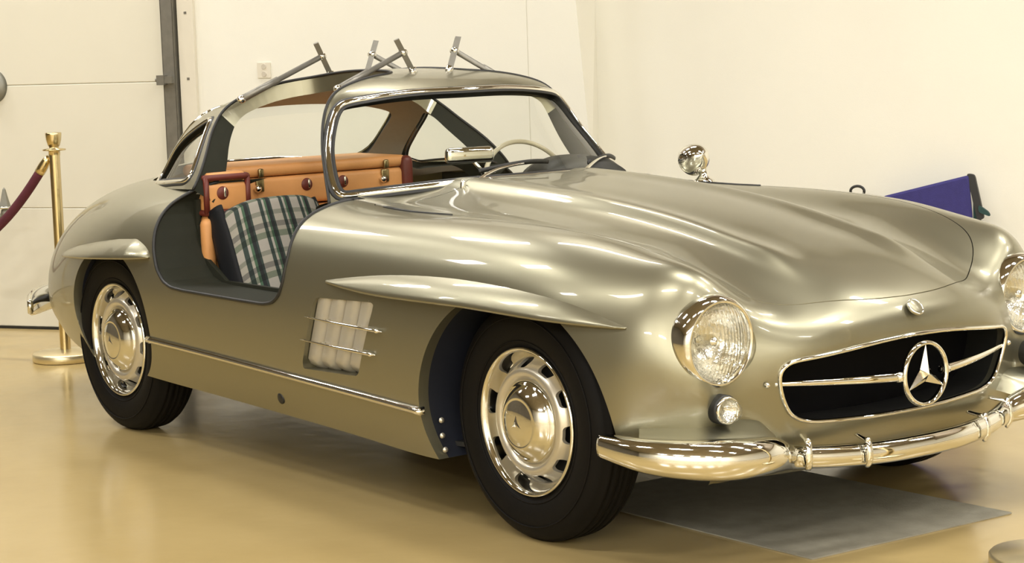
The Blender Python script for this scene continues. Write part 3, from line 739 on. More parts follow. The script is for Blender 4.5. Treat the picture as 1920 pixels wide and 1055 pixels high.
# ---------------------------------------------------------------- wheels
def wheel(x, y, z, s, R=.338, steer=0.0):
    w = empty('wheel', (x, y, z), parent=car); w.rotation_euler = (0, 0, steer)
    ax = (0, s, 0)
    tyre = [(.205, .062), (.212, .072), (.235, .083), (.270, .088), (.300, .083), (.318, .074), (.328, .064), (.333, .05)]
    tread = []
    for h in (.046, .030, .028, .012, .010, -.010, -.012, -.028, -.030, -.046):
        tread.append((R if len(tread) % 4 in (0, 1) else R - .0, h))
    tread = [(R - .001, .048), (R, .040), (R - .007, .038), (R - .007, .033), (R + .001, .031), (R + .001, .014), (R - .007, .012), (R - .007, .006), (R + .001, .004), (R + .001, -.004), (R - .007, -.006), (R - .007, -.012), (R + .001, -.014), (R + .001, -.031), (R - .007, -.033), (R - .007, -.038), (R, -.040), (R - .001, -.048)]
    tyre += tread + [(r, -h) for r, h in tyre[::-1]]
    MB().lathe(tyre, (0, 0, 0), ax, 96).obj('tyre', RUBBER, w)
    # sidewall ribs
    m = MB()
    for r, h in ((.292, .0855), (.226, .0795)): m.loop([(r * math.cos(a), s * h, r * math.sin(a)) for a in np.linspace(0, 2 * math.pi, 72, endpoint=False)], .0025, 6)
    m.obj('sidewall_rib', RUBBER, w)
    MB().lathe([(.2085, .066), (.2095, .074), (.207, .081), (.201, .081), (.195, .072), (.191, .058), (.188, .044), (.186, .034), (.182, .028)], (0, 0, 0), ax, 96).obj('trim_ring', CHROME, w)
    prof = [(.187, .030), (.181, .024), (.175, .030), (.167, .044), (.158, .060), (.148, .071), (.138, .075), (.129, .073), (.121, .066), (.113, .056), (.105, .05)]
    # disc with ten slots cut through it
    n = 240; Vd = []; Fd = []
    for r, h in resample(np.array([(a, b, 0) for a, b in prof]), 25)[:, :2]:
        for k in range(n): a = 2 * math.pi * k / n; Vd.append((r * math.cos(a), s * h, r * math.sin(a)))
    Vd = np.array(Vd); Td = []
    for i in range(24):
        for k in range(n):
            a, b, c, d = i * n + k, i * n + (k + 1) % n, (i + 1) * n + (k + 1) % n, (i + 1) * n + k; Td += [(a, b, c), (a, c, d)]
    Td = np.array(Td); ang = np.arctan2(Vd[:, 2], Vd[:, 0]); rad = np.hypot(Vd[:, 0], Vd[:, 2])
    pit = 2 * math.pi / 10; da = (ang + .12 + pit / 2) % pit - pit / 2
    qx = np.maximum(np.abs(da * .163) - .0135, 0); qy = (rad - .1635)
    f = np.hypot(qx, qy) - .0125
    V2, T2, C2 = clip_mesh(Vd, Td, f)
    o = mesh_obj('wheel_disc', V2, T2, WHEEL_SILVER, w); fix_normals(o)
    k = np.unique(C2); n2 = len(k); ii = np.searchsorted(k, C2); Q = V2[k].copy(); Q[:, 1] -= s * .012; Q[:, [0, 2]] *= .985
    sec = np.round((np.arctan2(V2[k][:, 2], V2[k][:, 0]) + .12) / pit).astype(int) % 10
    for q_ in range(10):
        js = [(a, b) for a, b in ii if sec[a] == q_ and sec[b] == q_]
        kk_ = sorted({v for e_ in js for v in e_}); im = {v: i_ for i_, v in enumerate(kk_)}; nq = len(kk_)
        if js: mesh_obj('slot_lip', np.concatenate([V2[k][kk_], Q[kk_]]), [(im[a], im[b], im[b] + nq, im[a] + nq) for a, b in js], WHEEL_SILVER, w)
    MB().lathe([(.20, .02), (.0, .02)], (0, 0, 0), ax, 48).obj('drum', BLACK, w)
    cap = [(.117, .054), (.119, .062), (.1165, .070), (.112, .076), (.108, .0775), (.102, .083), (.090, .094), (.074, .103), (.0675, .1050), (.066, .1034), (.062, .1054), (.04, .110), (.02, .112), (0, .1125)]
    MB().lathe(cap, (0, 0, 0), ax, 72).obj('hubcap', CHROME, w)
    # raised three-pointed star and ring pressed into the hubcap
    m = MB()
    for q in range(3):
        a = math.pi / 2 + q * 2 * math.pi / 3; d = np.array([math.cos(a), 0, math.sin(a)]); e = np.array([-math.sin(a), 0, math.cos(a)])
        up_ = np.array([0, s * 1.0, 0])
        V_ = [up_ * .1155, d * .054 + up_ * .1070, e * .010 + d * .006 + up_ * .1110, -e * .010 + d * .006 + up_ * .1110]
        m.add(V_, [(0, 1, 2), (0, 3, 1)])
    m.obj('hubcap_star', CHROME, w, smooth=False)
    return w
wheel(0, -.6925, .3365, -1, steer=-.008); wheel(0, .6925, .3365, 1, steer=-.008)
wheel(-2.4, -.7175, .3365, -1); wheel(-2.4, .7175, .3365, 1)
MB().lathe([(.03, -.6), (.03, .6)], (-2.4, 0, .33), (0, 1, 0), 12).obj('rear_axle', BLACK, car)
MB().lathe([(.03, -.6), (.03, .6)], (0, 0, .33), (0, 1, 0), 12).obj('front_axle', BLACK, car)
# ---------------------------------------------------------------- headlights and turn lamps
GLASSY = thin_glass('ribbed lens glass', (.93, .94, .92, 1), .04, f0=.06, power=3)
_n = GLASSY.node_tree; _tc = _n.nodes.new('ShaderNodeTexCoord'); _wv = _n.nodes.new('ShaderNodeTexWave'); _wv.inputs['Scale'].default_value = 28; _wv.bands_direction = 'Y'
_bp = _n.nodes.new('ShaderNodeBump'); _bp.inputs['Strength'].default_value = .6; _bp.inputs['Distance'].default_value = .006
_n.links.new(_tc.outputs['Object'], _wv.inputs['Vector']); _n.links.new(_wv.outputs['Fac'], _bp.inputs['Height'])
for q in _n.nodes:
    if q.type in ('BSDF_GLOSSY', 'LAYER_WEIGHT'): _n.links.new(_bp.outputs[0], q.inputs['Normal'])
REFL = material('headlight reflector', (.80, .78, .72, 1), .22, 1.0, bump=(45, .5))
for s in (-1, 1):
    h = empty('headlight', (HL[0], s * HL[1], HL[2]), parent=car)
    ax = np.array([1, s * .02, -.02])
    MB().lathe([(.112, -.12), (.1185, -.05), (.122, .0), (.1215, .018), (.118, .030), (.111, .038), (.105, .039), (.1015, .034), (.100, .026)], (0, 0, 0), ax, 72).obj('bezel', CHROME, h)
    MB().lathe([(.140, -.150), (.134, -.112), (.129, -.076), (.1262, -.050), (.1245, -.034), (.118, -.03)], (0, 0, 0), ax, 72).obj('nacelle_ring', PAINT, h)
    MB().lathe([(.100, .024), (.082, -.015), (.06, -.042), (.035, -.06), (.0, -.068)], (0, 0, 0), ax, 48).obj('reflector', REFL, h)
    MB().lathe([(.1015, .03), (.095, .038), (.078, .049), (.056, .058), (.03, .063), (0, .065)], (0, 0, 0), ax, 64).obj('lens', GLASSY, h)
    MB().lathe([(.0, .018), (.012, .014), (.018, 0), (.018, -.02), (.012, -.05)], (0, 0, 0), ax, 20).obj('bulb_shield', CHROME, h)
    m = MB(); m.lathe([(.0, .006), (.006, .004), (.008, -.002)], ax * .036 + np.array([0, s * -.01, -.099]), ax, 12); m.obj('bezel_screw', CHROME, h)
    l = empty('turn_lamp', (.630, s * .619, .430), parent=car); ax = np.array([1, s * .10, .0])
    MB().lathe([(.028, -.06), (.0385, -.03), (.0395, .012), (.037, .019), (.033, .016)], (0, 0, 0), ax, 40).obj('rubber_boot', BLACK, l)
    MB().lathe([(.036, .005), (.0365, .022), (.033, .027), (.0295, .025), (.028, .02)], (0, 0, 0), ax, 40).obj('bezel', CHROME, l)
    MB().lathe([(.030, .023), (.029, .038), (.023, .052), (.012, .061), (0, .063)], (0, 0, 0), ax, 36).obj('lens', GLASSY, l)
    MB().lathe([(.03, .02), (.018, .005), (0, .0)], (0, 0, 0), ax, 36).obj('reflector', REFL, l)
# ---------------------------------------------------------------- grille: bright surround, bar, ring and star
def on_front(y, z):
    S = BV[BV[:, 0] > .4]; out = []
    for a, b in zip(y, z):
        d = (S[:, 1] - a)**2 + (S[:, 2] - b)**2; k = np.argsort(d)[:5]; w = 1 / (d[k] + 1e-7); out.append((S[k, 0] * w).sum() / w.sum())
    return np.array(out)
gr = empty('grille', (0, 0, 0), parent=car)
p = densify(GRILLE, 160); xx = smooth_run(on_front(p[:, 0], p[:, 1])[:, None], True, 8)[:, 0]
P = np.stack([xx, p[:, 0], p[:, 1]], 1)
MB().loop(P + [.001, 0, 0], .0062, 8, flat=(1.3, 1)).obj('bright_surround', CHROME, gr)
INS = material('grille shade black', (.004, .004, .005, 1), .7, spec=.1)  # near-black colour stands in for the shade inside the grille
m = MB(); Q = [(0.53, y * 1.12, .45 + (z - .45) * 1.25) for y, z in p]; m.V = Q; m.F = [tuple(range(len(Q)))]; m.obj('grille_shade_sheet', INS, gr, smooth=False)
for s in (-1, 1):
    pts = []; rr = []
    for t in np.linspace(0, 1, 24):
        y = .083 + (.457 - .083) * t; pts.append((.752 - .098 * t ** 1.6, s * y, .461 + .016 * t)); rr.append(.0125 - .0065 * t ** 1.2)
    MB().tube(pts, rr, 12, flat=(1, .75)).obj('grille_bar', CHROME, gr)
    MB().lathe([(0, .014), (.014, .013), (.016, .0), (.010, -.012)], (.752, s * .088, .4615), (0, s, 0), 20).obj('bar_collar', CHROME, gr)
    MB().lathe([(0, .008), (.006, .006), (.008, 0)], (.652, s * .482, .477), (1, s * .5, 0), 12).obj('bar_end_bolt', CHROME, gr)
st = empty('star_emblem', (.762, 0, .461), parent=car)
MB().loop([(0, .083 * math.cos(a), .083 * math.sin(a)) for a in np.linspace(0, 2 * math.pi, 72, endpoint=False)], .0068, 10, flat=(1.5, 1)).obj('ring', CHROME, st)
m = MB()
for q in range(3):
    a = math.pi / 2 + q * 2 * math.pi / 3; d = np.array([0, math.cos(a), math.sin(a)]); e = np.array([0, -math.sin(a), math.cos(a)]); fw = np.array([1., 0, 0])
    base = d * .011
    V_ = [fw * .016, -fw * .010, d * .081 + fw * .004, d * .081 - fw * .004, base * 1.1 + e * .019, base * 1.1 - e * .019]
    m.add(V_, [(0, 2, 4), (0, 5, 2), (2, 3, 4), (2, 5, 3), (1, 4, 3), (1, 3, 5)])
m.obj('star', CHROME, st, smooth=False)
bd = empty('hood_badge', parent=car)
bx = np.array([.741, -.012, .640]); ax = np.array([.75, 0, .66])
MB().lathe([(.0, .006), (.018, .005), (.0225, .003), (.0245, -.004)], bx, ax, 32).obj('badge_disc', PAINT, bd)
MB().loop([bx + .0235 * (math.cos(a) * np.array([0, 1, 0]) + math.sin(a) * np.array([-.66, 0, .75])) + ax * .002 for a in np.linspace(0, 2 * math.pi, 32, endpoint=False)], .0025, 6).obj('badge_rim', CHROME, bd)
# ---------------------------------------------------------------- bumpers
def sweep_bumper(path, hz, bulge, name, parent, mat=CHROME, n=150):
    """path: (x, y) half plan from the centre outward; hz: (z_low, z_high) per point; bulge: forward crown per point"""
    A = np.array([(a[0], a[1], b[0], b[1], c) for a, b, c in zip(path, hz, bulge)], float)
    A = open_curve(A, n); G = []
    for s, seq in ((-1, A[:0:-1]), (1, A)):
        for q in seq: G.append(np.array([q[0], s * q[1], q[2], q[3], q[4]]))
    G = np.array(G); t = np.gradient(G[:, :2], axis=0); t /= np.linalg.norm(t, axis=1, keepdims=True); nr = np.stack([t[:, 1], -t[:, 0]], 1)
    if nr[len(nr) // 2][0] < 0: nr = -nr
    rows = []
    for g, nn in zip(G, nr):
        row = []
        for a in np.linspace(-1, 1, 13):
            th = a * math.pi / 2; z = (g[2] + g[3]) / 2 + (g[3] - g[2]) / 2 * math.sin(th); o = g[4] * (math.cos(th) ** .75)
            row.append((g[0] + nn[0] * o, g[1] + nn[1] * o, z))
        for a in (.8, -.8):
            z = (g[2] + g[3]) / 2 + (g[3] - g[2]) / 2 * a; row.append((g[0] - nn[0] * .012, g[1] - nn[1] * .012, z))
        rows.append(row)
    m = MB().grid(rows, wrap=True); k = len(rows[0]); m.F += [tuple(range(k)), tuple((len(rows) - 1) * k + j for j in range(k))]
    return m.obj(name, mat, parent)
fb = empty('front_bumper', parent=car)
path = [(.770, 0), (.762, .12), (.738, .234), (.706, .34), (.678, .42), (.682, .475), (.694, .53), (.700, .60), (.683, .68), (.625, .76), (.535, .815), (.415, .842)]
hz = [(.240, .302), (.240, .302), (.242, .303), (.247, .308), (.252, .318), (.256, .340), (.260, .356), (.262, .364), (.264, .370), (.272, .372), (.285, .372), (.306, .372)]
bl = [.030, .030, .030, .030, .032, .042, .052, .058, .058, .052, .042, .026]
sweep_bumper(path, hz, bl, 'bumper_bar', fb)
for s in (-1, 1):
    for x, y, zt, zb, ang in ((.768, .234, .306, .248, .25), (.712, .398, .320, .256, .5)):
        rz_ = Matrix.Rotation(s * ang, 3, 'Z')
        hh = (zt - zb) / 2 + .004; pts = [(-.05, 0, hh + .012), (-.02, 0, hh + .006), (.004, 0, hh), (.013, 0, hh * .5), (.015, 0, 0), (.013, 0, -hh * .5), (.0, 0, -hh)]
        m = MB().tube(open_curve(pts, 20), .005, 10, flat=(1, 1.8)); m.lathe([(0, .009), (.006, .008), (.008, .002), (.008, -.006)], (.002, 0, hh + .003), (.35, 0, 1), 14)
        o = m.obj('bumper_clamp', CHROME, fb, loc=(x, s * y, (zt + zb) / 2)); o.rotation_euler = (0, 0, s * ang)
# painted apron between bumper and nose
G = []
A = open_curve(np.array([(a[0], a[1], b[1]) for a, b in zip(path, hz)], float), 80)
for s in (-1, 1):
    G = []
    for x, y, z in A:
        if y < .46 or x < .52: continue
        ins = min(1, (y - .40) / .12); zb = .30 + .085 * ins
        p0 = np.array([x - .005, s * y, z - .006]); c = np.array([x - .05, s * y * .94, zb]); p1 = np.array([x - .10 - .05 * ins, s * (y * .86 + .0), zb + .02 * ins])
        G.append([p0 * (1 - t)**2 + c * 2 * t * (1 - t) + p1 * t * t for t in np.linspace(0, 1, 9)])
    MB().grid(G).obj('bumper_apron', PAINT, fb)
rb = empty('rear_bumper', parent=car)
rpath = [(-3.735, 0), (-3.728, .15), (-3.70, .32), (-3.64, .46), (-3.555, .57), (-3.45, .655), (-3.36, .70)]
sweep_bumper([(a, b) for a, b in rpath], [(.315, .425)] * 3 + [(.315, .425), (.312, .424), (.318, .415), (.335, .395)], [.03] * 5 + [.025, .012], 'bumper_bar', rb)
for s in (-1, 1):
    MB().tube([(-3.50, s * .50, .37), (-3.60, s * .54, .37)], .018, 10).obj('bumper_iron', BLACK, rb)
# rear bumper faces backwards
for o in rb.children: pass

def split_pieces(o):
    """one object per connected piece"""
    me = o.data; V = np.array([v.co for v in me.vertices]); F = [tuple(p.vertices) for p in me.polygons]; mats = list(me.materials)
    nm, par = o.name.split('.')[0], o.parent; root = list(range(len(V)))
    def find(i):
        while root[i] != i: root[i] = root[root[i]]; i = root[i]
        return i
    for f in F:
        a = find(f[0])
        for i in f[1:]: root[find(i)] = a
    grp = {}
    for f in F: grp.setdefault(find(f[0]), []).append(f)
    if len(grp) < 2: return
    bpy.data.objects.remove(o, do_unlink=True)
    for fs in grp.values():
        k = sorted({i for f in fs for i in f}); ix = {a: b for b, a in enumerate(k)}
        mesh_obj(nm, V[k], [tuple(ix[i] for i in f) for f in fs], mats, par)
for o in list(body.children) + list(rf.children):
    if o.name.split('.')[0] in ('arch_lip', 'headlight_bucket', 'wheel_well', 'door_sill', 'sill_door_seal', 'vent_mouth', 'roof_jamb', 'pillar_jamb', 'roof_door_seal', 'window_reveal'): split_pieces(o)
# raised black strip that stands in for shade in the hood's rear corner gap
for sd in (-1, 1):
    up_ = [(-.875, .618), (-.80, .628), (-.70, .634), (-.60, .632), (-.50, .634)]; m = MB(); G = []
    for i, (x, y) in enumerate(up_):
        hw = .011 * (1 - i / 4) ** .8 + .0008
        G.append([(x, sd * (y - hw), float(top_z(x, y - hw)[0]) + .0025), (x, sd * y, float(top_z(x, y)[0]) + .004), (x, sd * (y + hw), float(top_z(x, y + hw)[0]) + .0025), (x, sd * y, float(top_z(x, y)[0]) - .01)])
    m.grid(G, wrap=True); m.F += [(0, 1, 2, 3), (16, 17, 18, 19)]; m.obj('hood_gap_shade_strip', BLACK, body)
# ---------------------------------------------------------------- cabin tub, dash, seats, controls
tub = empty('cabin_tub', parent=car)
m = MB(); m.box((-1.60, 0, .255), (1.5, 1.36, .02)); m.obj('cabin_floor', CARPET, tub, smooth=False)
m = MB(); m.prism(rounded([(.50, -.50), (.50, .50), (-.45, .78), (-1.9, .79), (-2.2, .50), (-3.3, .42), (-3.3, -.42), (-2.2, -.50), (-1.9, -.79), (-.45, -.78)], .05, 4), .218, .232, (0, 1, 2)); m.obj('underbody_light_block', BLACK, tub, smooth=False)  # unseen pan added to block light and deepen the shadow under the car
for s in (-1, 1):
    m = MB(); P = [(-2.35, .25), (-1.0, .25), (-1.0, .86), (-1.115, .86), (-1.10, .60), (-1.16, .585), (-1.80, .585), (-1.95, .66), (-1.99, .77), (-1.985, .86), (-2.35, .86)]
    m.prism(P, s * .655, s * .672); m.obj('side_lining', TRIM, tub, smooth=False)
m = MB(); m.box((-2.02, 0, .42), (.03, 1.32, .34)); m.obj('rear_bulkhead', CARPET, tub, smooth=False)
m = MB(); m.box((-2.30, 0, .585), (.72, 1.26, .02)); m.obj('luggage_shelf', CARPET, tub, smooth=False)
m = MB(); m.box((-2.66, 0, .68), (.02, 1.04, .22)); m.obj('rear_panel', CARPET, tub, smooth=False)
m = MB(); m.box((-1.60, 0, .33), (.9, .26, .16), .03); m.obj('tunnel', CARPET, tub)
m = MB(); m.box((-1.02, 0, .55), (.03, 1.34, .6)); m.obj('firewall', BLACK, tub, smooth=False)
DASH = material('dashboard leather', (.022, .022, .018, 1), .5, bump=(200, .1))
G = []
for y in np.linspace(-.62, .62, 40):
    k = abs(y) / .62; x0 = -.985 - .17 * k ** 2
    G.append([(x0 + .03, y, .80), (x0 + .01, y, .878 - .012 * k), (x0 - .06, y, .893 - .015 * k), (x0 - .10, y, .885 - .015 * k), (x0 - .125, y, .86), (x0 - .125, y, .72), (x0 - .08, y, .69)])
MB().grid(G).obj('dashboard', DASH, tub)
G = []
for y in np.linspace(.185, .555, 30):
    t = (y - .37) / .185; hgt = .075 * max(0, 1 - abs(t) ** 2.6) ** .55
    G.append([(-1.075, y, .875), (-1.08, y, .893 + hgt * .75), (-1.115, y, .897 + hgt), (-1.20, y, .897 + hgt * 1.06), (-1.235, y, .890 + hgt), (-1.235, y, .86)])
MB().grid(G).obj('instrument_hood', DASH, tub)
IVORY = material('ivory steering wheel plastic', (.62, .56, .40, 1), .3, coat=.4)
sw = empty('steering_wheel', (-1.40, .37, .835), parent=car); sw.rotation_euler = (0, math.radians(-24), 0)
MB().loop([(0, .198 * math.cos(a), .198 * math.sin(a)) for a in np.linspace(0, 2 * math.pi, 64, endpoint=False)], .0085, 10).obj('rim', IVORY, sw)
for a in (.15, math.pi - .15, -math.pi / 2 - .3, -math.pi / 2 + .3): MB().tube([(0, .03 * math.cos(a), .03 * math.sin(a)), (0, .195 * math.cos(a), .195 * math.sin(a))], .006, 8).obj('spoke', CHROME, sw)
MB().lathe([(0, .02), (.03, .016), (.042, 0), (.03, -.03)], (0, 0, 0), (-1, 0, 0), 32).obj('hub', IVORY, sw)
MB().tube([(.0, 0, 0), (.32, 0, -.0)], .018, 12).obj('column', BLACK, sw)
# rear-view mirror on its stalk
rm = empty('interior_mirror', (-1.085, -.135, .995), math.radians(-14), parent=car)
m = MB(); m.box((0, 0, .012), (.035, .172, .054), .016, seg=4); m.obj('mirror_shell', CHROME, rm)
m = MB(); m.box((-.0185, 0, .012), (.002, .150, .040)); m.obj('mirror_glass', CHROME, rm, smooth=False)
MB().tube([(.012, .065, -.085), (.008, .03, -.03), (0, .008, .0)], [.010, .007, .007], 10).obj('stalk', CHROME, rm)
# tartan: dark green, black and off-white
def tartan():
    m = material('green white tartan', (.4, .4, .35, 1), .9, bump=(400, .2)); nt = m.node_tree; b = nt.nodes['Principled BSDF']; L = nt.links.new
    tc = nt.nodes.new('ShaderNodeTexCoord'); sx = nt.nodes.new('ShaderNodeSeparateXYZ'); L(tc.outputs['UV'], sx.inputs[0])
    def bands(out, rep, stops):
        mu = nt.nodes.new('ShaderNodeMath'); mu.operation = 'MULTIPLY'; mu.inputs[1].default_value = rep; L(out, mu.inputs[0])
        fr = nt.nodes.new('ShaderNodeMath'); fr.operation = 'FRACT'; L(mu.outputs[0], fr.inputs[0])
        cr = nt.nodes.new('ShaderNodeValToRGB'); cr.color_ramp.interpolation = 'CONSTANT'; e = cr.color_ramp.elements
        e[0].position, e[0].color = stops[0]; e[1].position, e[1].color = stops[1]
        for p_, c in stops[2:]: q = e.new(p_); q.color = c
        L(fr.outputs[0], cr.inputs[0]); return cr
    gw, dk, gn, bk = (.30, .28, .245, 1), (.025, .04, .035, 1), (.05, .10, .06, 1), (.012, .014, .015, 1)
    warp = bands(sx.outputs['X'], 5.0, [(0, gw), (.30, dk), (.46, gw), (.56, gn), (.66, bk), (.80, dk), (.88, gw)])
    weft = bands(sx.outputs['Y'], 4.0, [(0, (1, 1, 1, 1)), (.30, (.30, .40, .30, 1)), (.46, (.85, .85, .8, 1)), (.56, (.35, .35, .35, 1)), (.70, (.95, .95, .9, 1)), (.88, (.5, .55, .5, 1))])
    mx = nt.nodes.new('ShaderNodeMix'); mx.data_type = 'RGBA'; mx.blend_type = 'MULTIPLY'; mx.inputs['Factor'].default_value = .85
    L(warp.outputs[0], mx.inputs['A']); L(weft.outputs[0], mx.inputs['B']); L(mx.outputs['Result'], b.inputs['Base Color']); return m
TARTAN = tartan(); SEATSIDE = material('navy black seat leather', (.010, .0105, .012, 1), .6, spec=.15)
def uv_grid(o, a, b):
    """UVs from grid order (a rows, b columns)"""
    uv = o.data.uv_layers.new(name='UVMap')
    for lp in o.data.loops:
        i, j = divmod(lp.vertex_index, b); uv.data[lp.index].uv = (j / (b - 1), i / (a - 1))
for s in (-1, 1):
    se = empty('seat', (-1.66, s * .435, .40), parent=car)
    # backrest: wraps from the front over the top, leaning back
    lean = math.radians(27); ba = np.array([-math.sin(lean), 0, math.cos(lean)]); bn = np.array([math.cos(lean), 0, math.sin(lean)])
    G = []
    for t in np.linspace(0, 1, 30):
        h = .47 * min(1, t / .82); over = max(0, (t - .82) / .18)
        row = []
        for q in np.linspace(-1, 1, 25):
            wdt = .215 * (1 - .08 * min(1, t / .82) ** 2)
            crown = .035 * (1 - q * q) + .05 * (1 - abs(q) ** 6); r = .05
            hh = h - (.03 * abs(q) ** 4); dep = crown
            if over > 0: hh += r * math.sin(over * math.pi / 2) * .7; dep = crown - .16 * (1 - math.cos(over * math.pi / 2))
            p_ = ba * hh + bn * dep + np.array([0, q * wdt, 0]); row.append(p_)
        G.append(row)
    o = MB().grid(G).obj('backrest_cover', TARTAN, se); uv_grid(o, 30, 25)
    for e in (-1, 1):
        G = []
        for t in np.linspace(0, 1, 24):
            h = .50 * t; wdt = .205 * (1 - .08 * t * t)
            row = []
            for a in np.linspace(-.6, math.pi + .6, 12):
                row.append(ba * h + bn * (-.055 + .068 * math.sin(a) * (1 - .25 * t ** 6)) + np.array([0, e * (wdt + .004 + .018 * -math.cos(a) * e), 0]))
            G.append(row)
        m = MB().grid(G, wrap=True); m.F += [tuple(range(12)), tuple(23 * 12 + j for j in range(12))]; m.obj('side_bolster', SEATSIDE, se)
    m = MB(); Mx = Matrix.Rotation(-lean, 3, 'Y'); c = ba * .22 - bn * .04; m.box(c, (.07, .40, .42), .03, Mx); m.obj('backrest_frame', SEATSIDE, se)
    G = []
    for t in np.linspace(0, 1, 20):
        row = []
        for q in np.linspace(-1, 1, 21): row.append(np.array([.02 + .48 * t, q * .21, .02 + .05 * (1 - abs(q) ** 5) - .05 * max(0, (t - .85) / .15) ** 2 + .02 * t]))
        G.append(row)
    o = MB().grid(G).obj('cushion_cover', TARTAN, se); uv_grid(o, 20, 21)
    m = MB(); m.box((.26, 0, -.03), (.48, .42, .13), .03); m.obj('cushion', SEATSIDE, se)
# ---------------------------------------------------------------- wipers, nozzles, fender mirror
wz = lambda x, y: float(top_z(x, y)[0])
for pts, bl in (([(-.935, -.235, .921), (-.99, -.10, .958), (-1.005, .03, .972)], [(-1.00, -.16, .958), (-1.012, .05, .975), (-1.03, .155, .97)]),
                ([(-.965, .245, .924), (-1.06, .40, .962), (-1.09, .46, .968)], [(-1.03, .33, .955), (-1.10, .475, .968), (-1.165, .565, .952)])):
    wp = empty('wiper', parent=car)
    MB().tube(open_curve(pts, 14), [.008 - .004 * t for t in np.linspace(0, 1, 14)], 8).obj('wiper_arm', CHROME, wp)
    MB().tube(open_curve(bl, 14), .005, 6, flat=(1.6, .8)).obj('wiper_blade', BLACK, wp)
    MB().lathe([(.016, -.03), (.016, .004), (.011, .012), (0, .014)], pts[0], (.3, 0, 1), 16).obj('wiper_pivot', CHROME, wp)
for y in (-.30, -.19):
    MB().lathe([(.009, -.02), (.009, .008), (.005, .014), (0, .015)], (-.90, y, .928), (.2, 0, 1), 12).obj('washer_nozzle', CHROME, car)
mz = wz(-.80, .655)
fm = empty('fender_mirror', (-.80, .655, mz), parent=car)
MB().lathe([(.040, -.012), (.038, .006), (.026, .012), (.016, .022), (.0125, .045), (.014, .062)], (0, 0, 0), (0, .0, 1), 24).obj('mirror_foot', CHROME, fm)
o = MB().lathe([(0, .072), (.014, .068), (.032, .054), (.046, .030), (.054, .002), (.056, -.014), (.052, -.022), (.0, -.022)], (-.030, -.015, .078), (.86, -.25, .30), 32).obj('mirror_head', CHROME, fm)
# ---------------------------------------------------------------- roof hinges and door props (doors taken off)
for s in (-1, 1):
    for xb, xt, zt, xs, low in ((-2.005, -2.012, 1.392, -1, (-2.055, .43, 1.20)), (-1.478, -1.492, 1.396, 1, (-1.52, .36, 1.235))):
        hg = empty('door_hinge', parent=car)
        zb = float(cab_pt(u_of_x([xb], [.13]), [.13])[0][2]) - .012
        MB().tube([(xb, s * .074, zb), (xb + .004, s * .082, zb + .03)], [.017, .012], 12).obj('hinge_foot', CHROME, hg)
        a = np.array([xb + .002, s * .080, zb + .018]); b = np.array([xt, s * .132, zt])
        m = MB(); d = b - a; m.tube([a, b], .019, 4, flat=(1.0, .6), up=(1, 0, .0)); o = m.obj('hinge_arm', STEEL, hg, smooth=False)
        c = a * .42 + b * .58
        MB().lathe([(0, .016), (.011, .014), (.013, 0), (.011, -.014), (0, -.016)], c, (1, 0, 0), 14).obj('hinge_pin', CHROME, hg)
        L = np.array([low[0], s * low[1], low[2]])
        MB().tube([c, c * .45 + L * .55, c * .45 + L * .55, L], [.010, .010, .013, .013], 10).obj('prop_strut', STEEL, hg)
        MB().lathe([(0, .014), (.012, .012), (.015, .0), (.012, -.012), (0, -.014)], L, (1, 0, 0), 12).obj('prop_joint', CHROME, hg)
# ---------------------------------------------------------------- suitcases (things of their own)
def suitcase(name, loc, rz, L, D, H, label, latches, seam=.74, dark_edge=False):
    """L along local x (front face is -y), D deep, H tall; latches: positions along x"""
    t = empty(name, loc, rz); tag(t, label, 'suitcase', 'tan leather suitcases in the car')
    zs = H * seam
    m = MB(); m.box((0, 0, zs / 2), (L, D, zs - .003), .018, seg=3); m.obj('case_body', TAN, t)
    G = []; m = MB(); m.box((0, 0, zs + (H - zs) / 2), (L, D, H - zs - .003), .018, seg=3)
    m.V = [(x, y, z + (.036 * (1 - (2 * x / L) ** 2) * (1 - (2 * y / D) ** 2) if z > zs + .02 else 0)) for x, y, z in m.V]; m.obj('case_lid', TAN, t)
    if dark_edge:
        m = MB(); r = .011
        for z in (.012, H - .012):
            m.loop(np.array([(p_[0], p_[1], z) for p_ in rounded([(-L / 2, -D / 2), (L / 2, -D / 2), (L / 2, D / 2), (-L / 2, D / 2)], .02, 4)]), r, 8)
        for x in (-L / 2 + .004, L / 2 - .004): m.tube([(x, -D / 2 + .004, .01), (x, -D / 2 + .004, H - .01)], r, 8)
        m.obj('edge_binding', OXBLOOD, t)
    else:
        for x in (-L / 2, L / 2):
            for y in (-D / 2,):
                m = MB(); m.box((x * .985, y * .97, H / 2), (.05, .05, H * .96), .022, seg=3); m.obj('corner_guard', OXBLOOD if x > 0 else TAN, t)
    for x, kind in latches:
        c = empty('latch' if kind == 'latch' else 'lock', (x, -D / 2, zs), parent=t)
        if kind == 'latch':
            m = MB(); m.lathe([(0, .006), (.020, .006), (.024, 0)], (0, 0, -.038), (0, -1, 0), 20); m.obj('strap_patch', OXBLOOD, c)
            m = MB(); m.box((.004, -.008, -.035), (.008, .008, .034), .002); m.obj('strap_pin', CHROME, c)
        else:
            m = MB(); m.box((0, -.004, -.028), (.034, .010, .050), .004); m.obj('lock_plate', BRASS_OLD, c)
            m = MB(); m.lathe([(0, .022), (.011, .020), (.015, .008), (.012, .0)], (-.012, 0, -.040), (0, -1, 0), 18); m.obj('lock_knob', CHROME, c)
            m = MB(); m.box((.004, -.008, .016), (.022, .012, .034), .005); m.obj('hasp', BRASS_OLD, c)
    return t
RZC = math.pi / 2     # front face looks forward along +X
suitcase('suitcase', (-2.305, -.06, .800), RZC, .80, .34, .155, 'wide tan leather suitcase lying flat behind the seats, with brass locks along its lid', [(-.265, 'lock'), (-.06, 'latch'), (.10, 'latch'), (.29, 'lock')], .70)
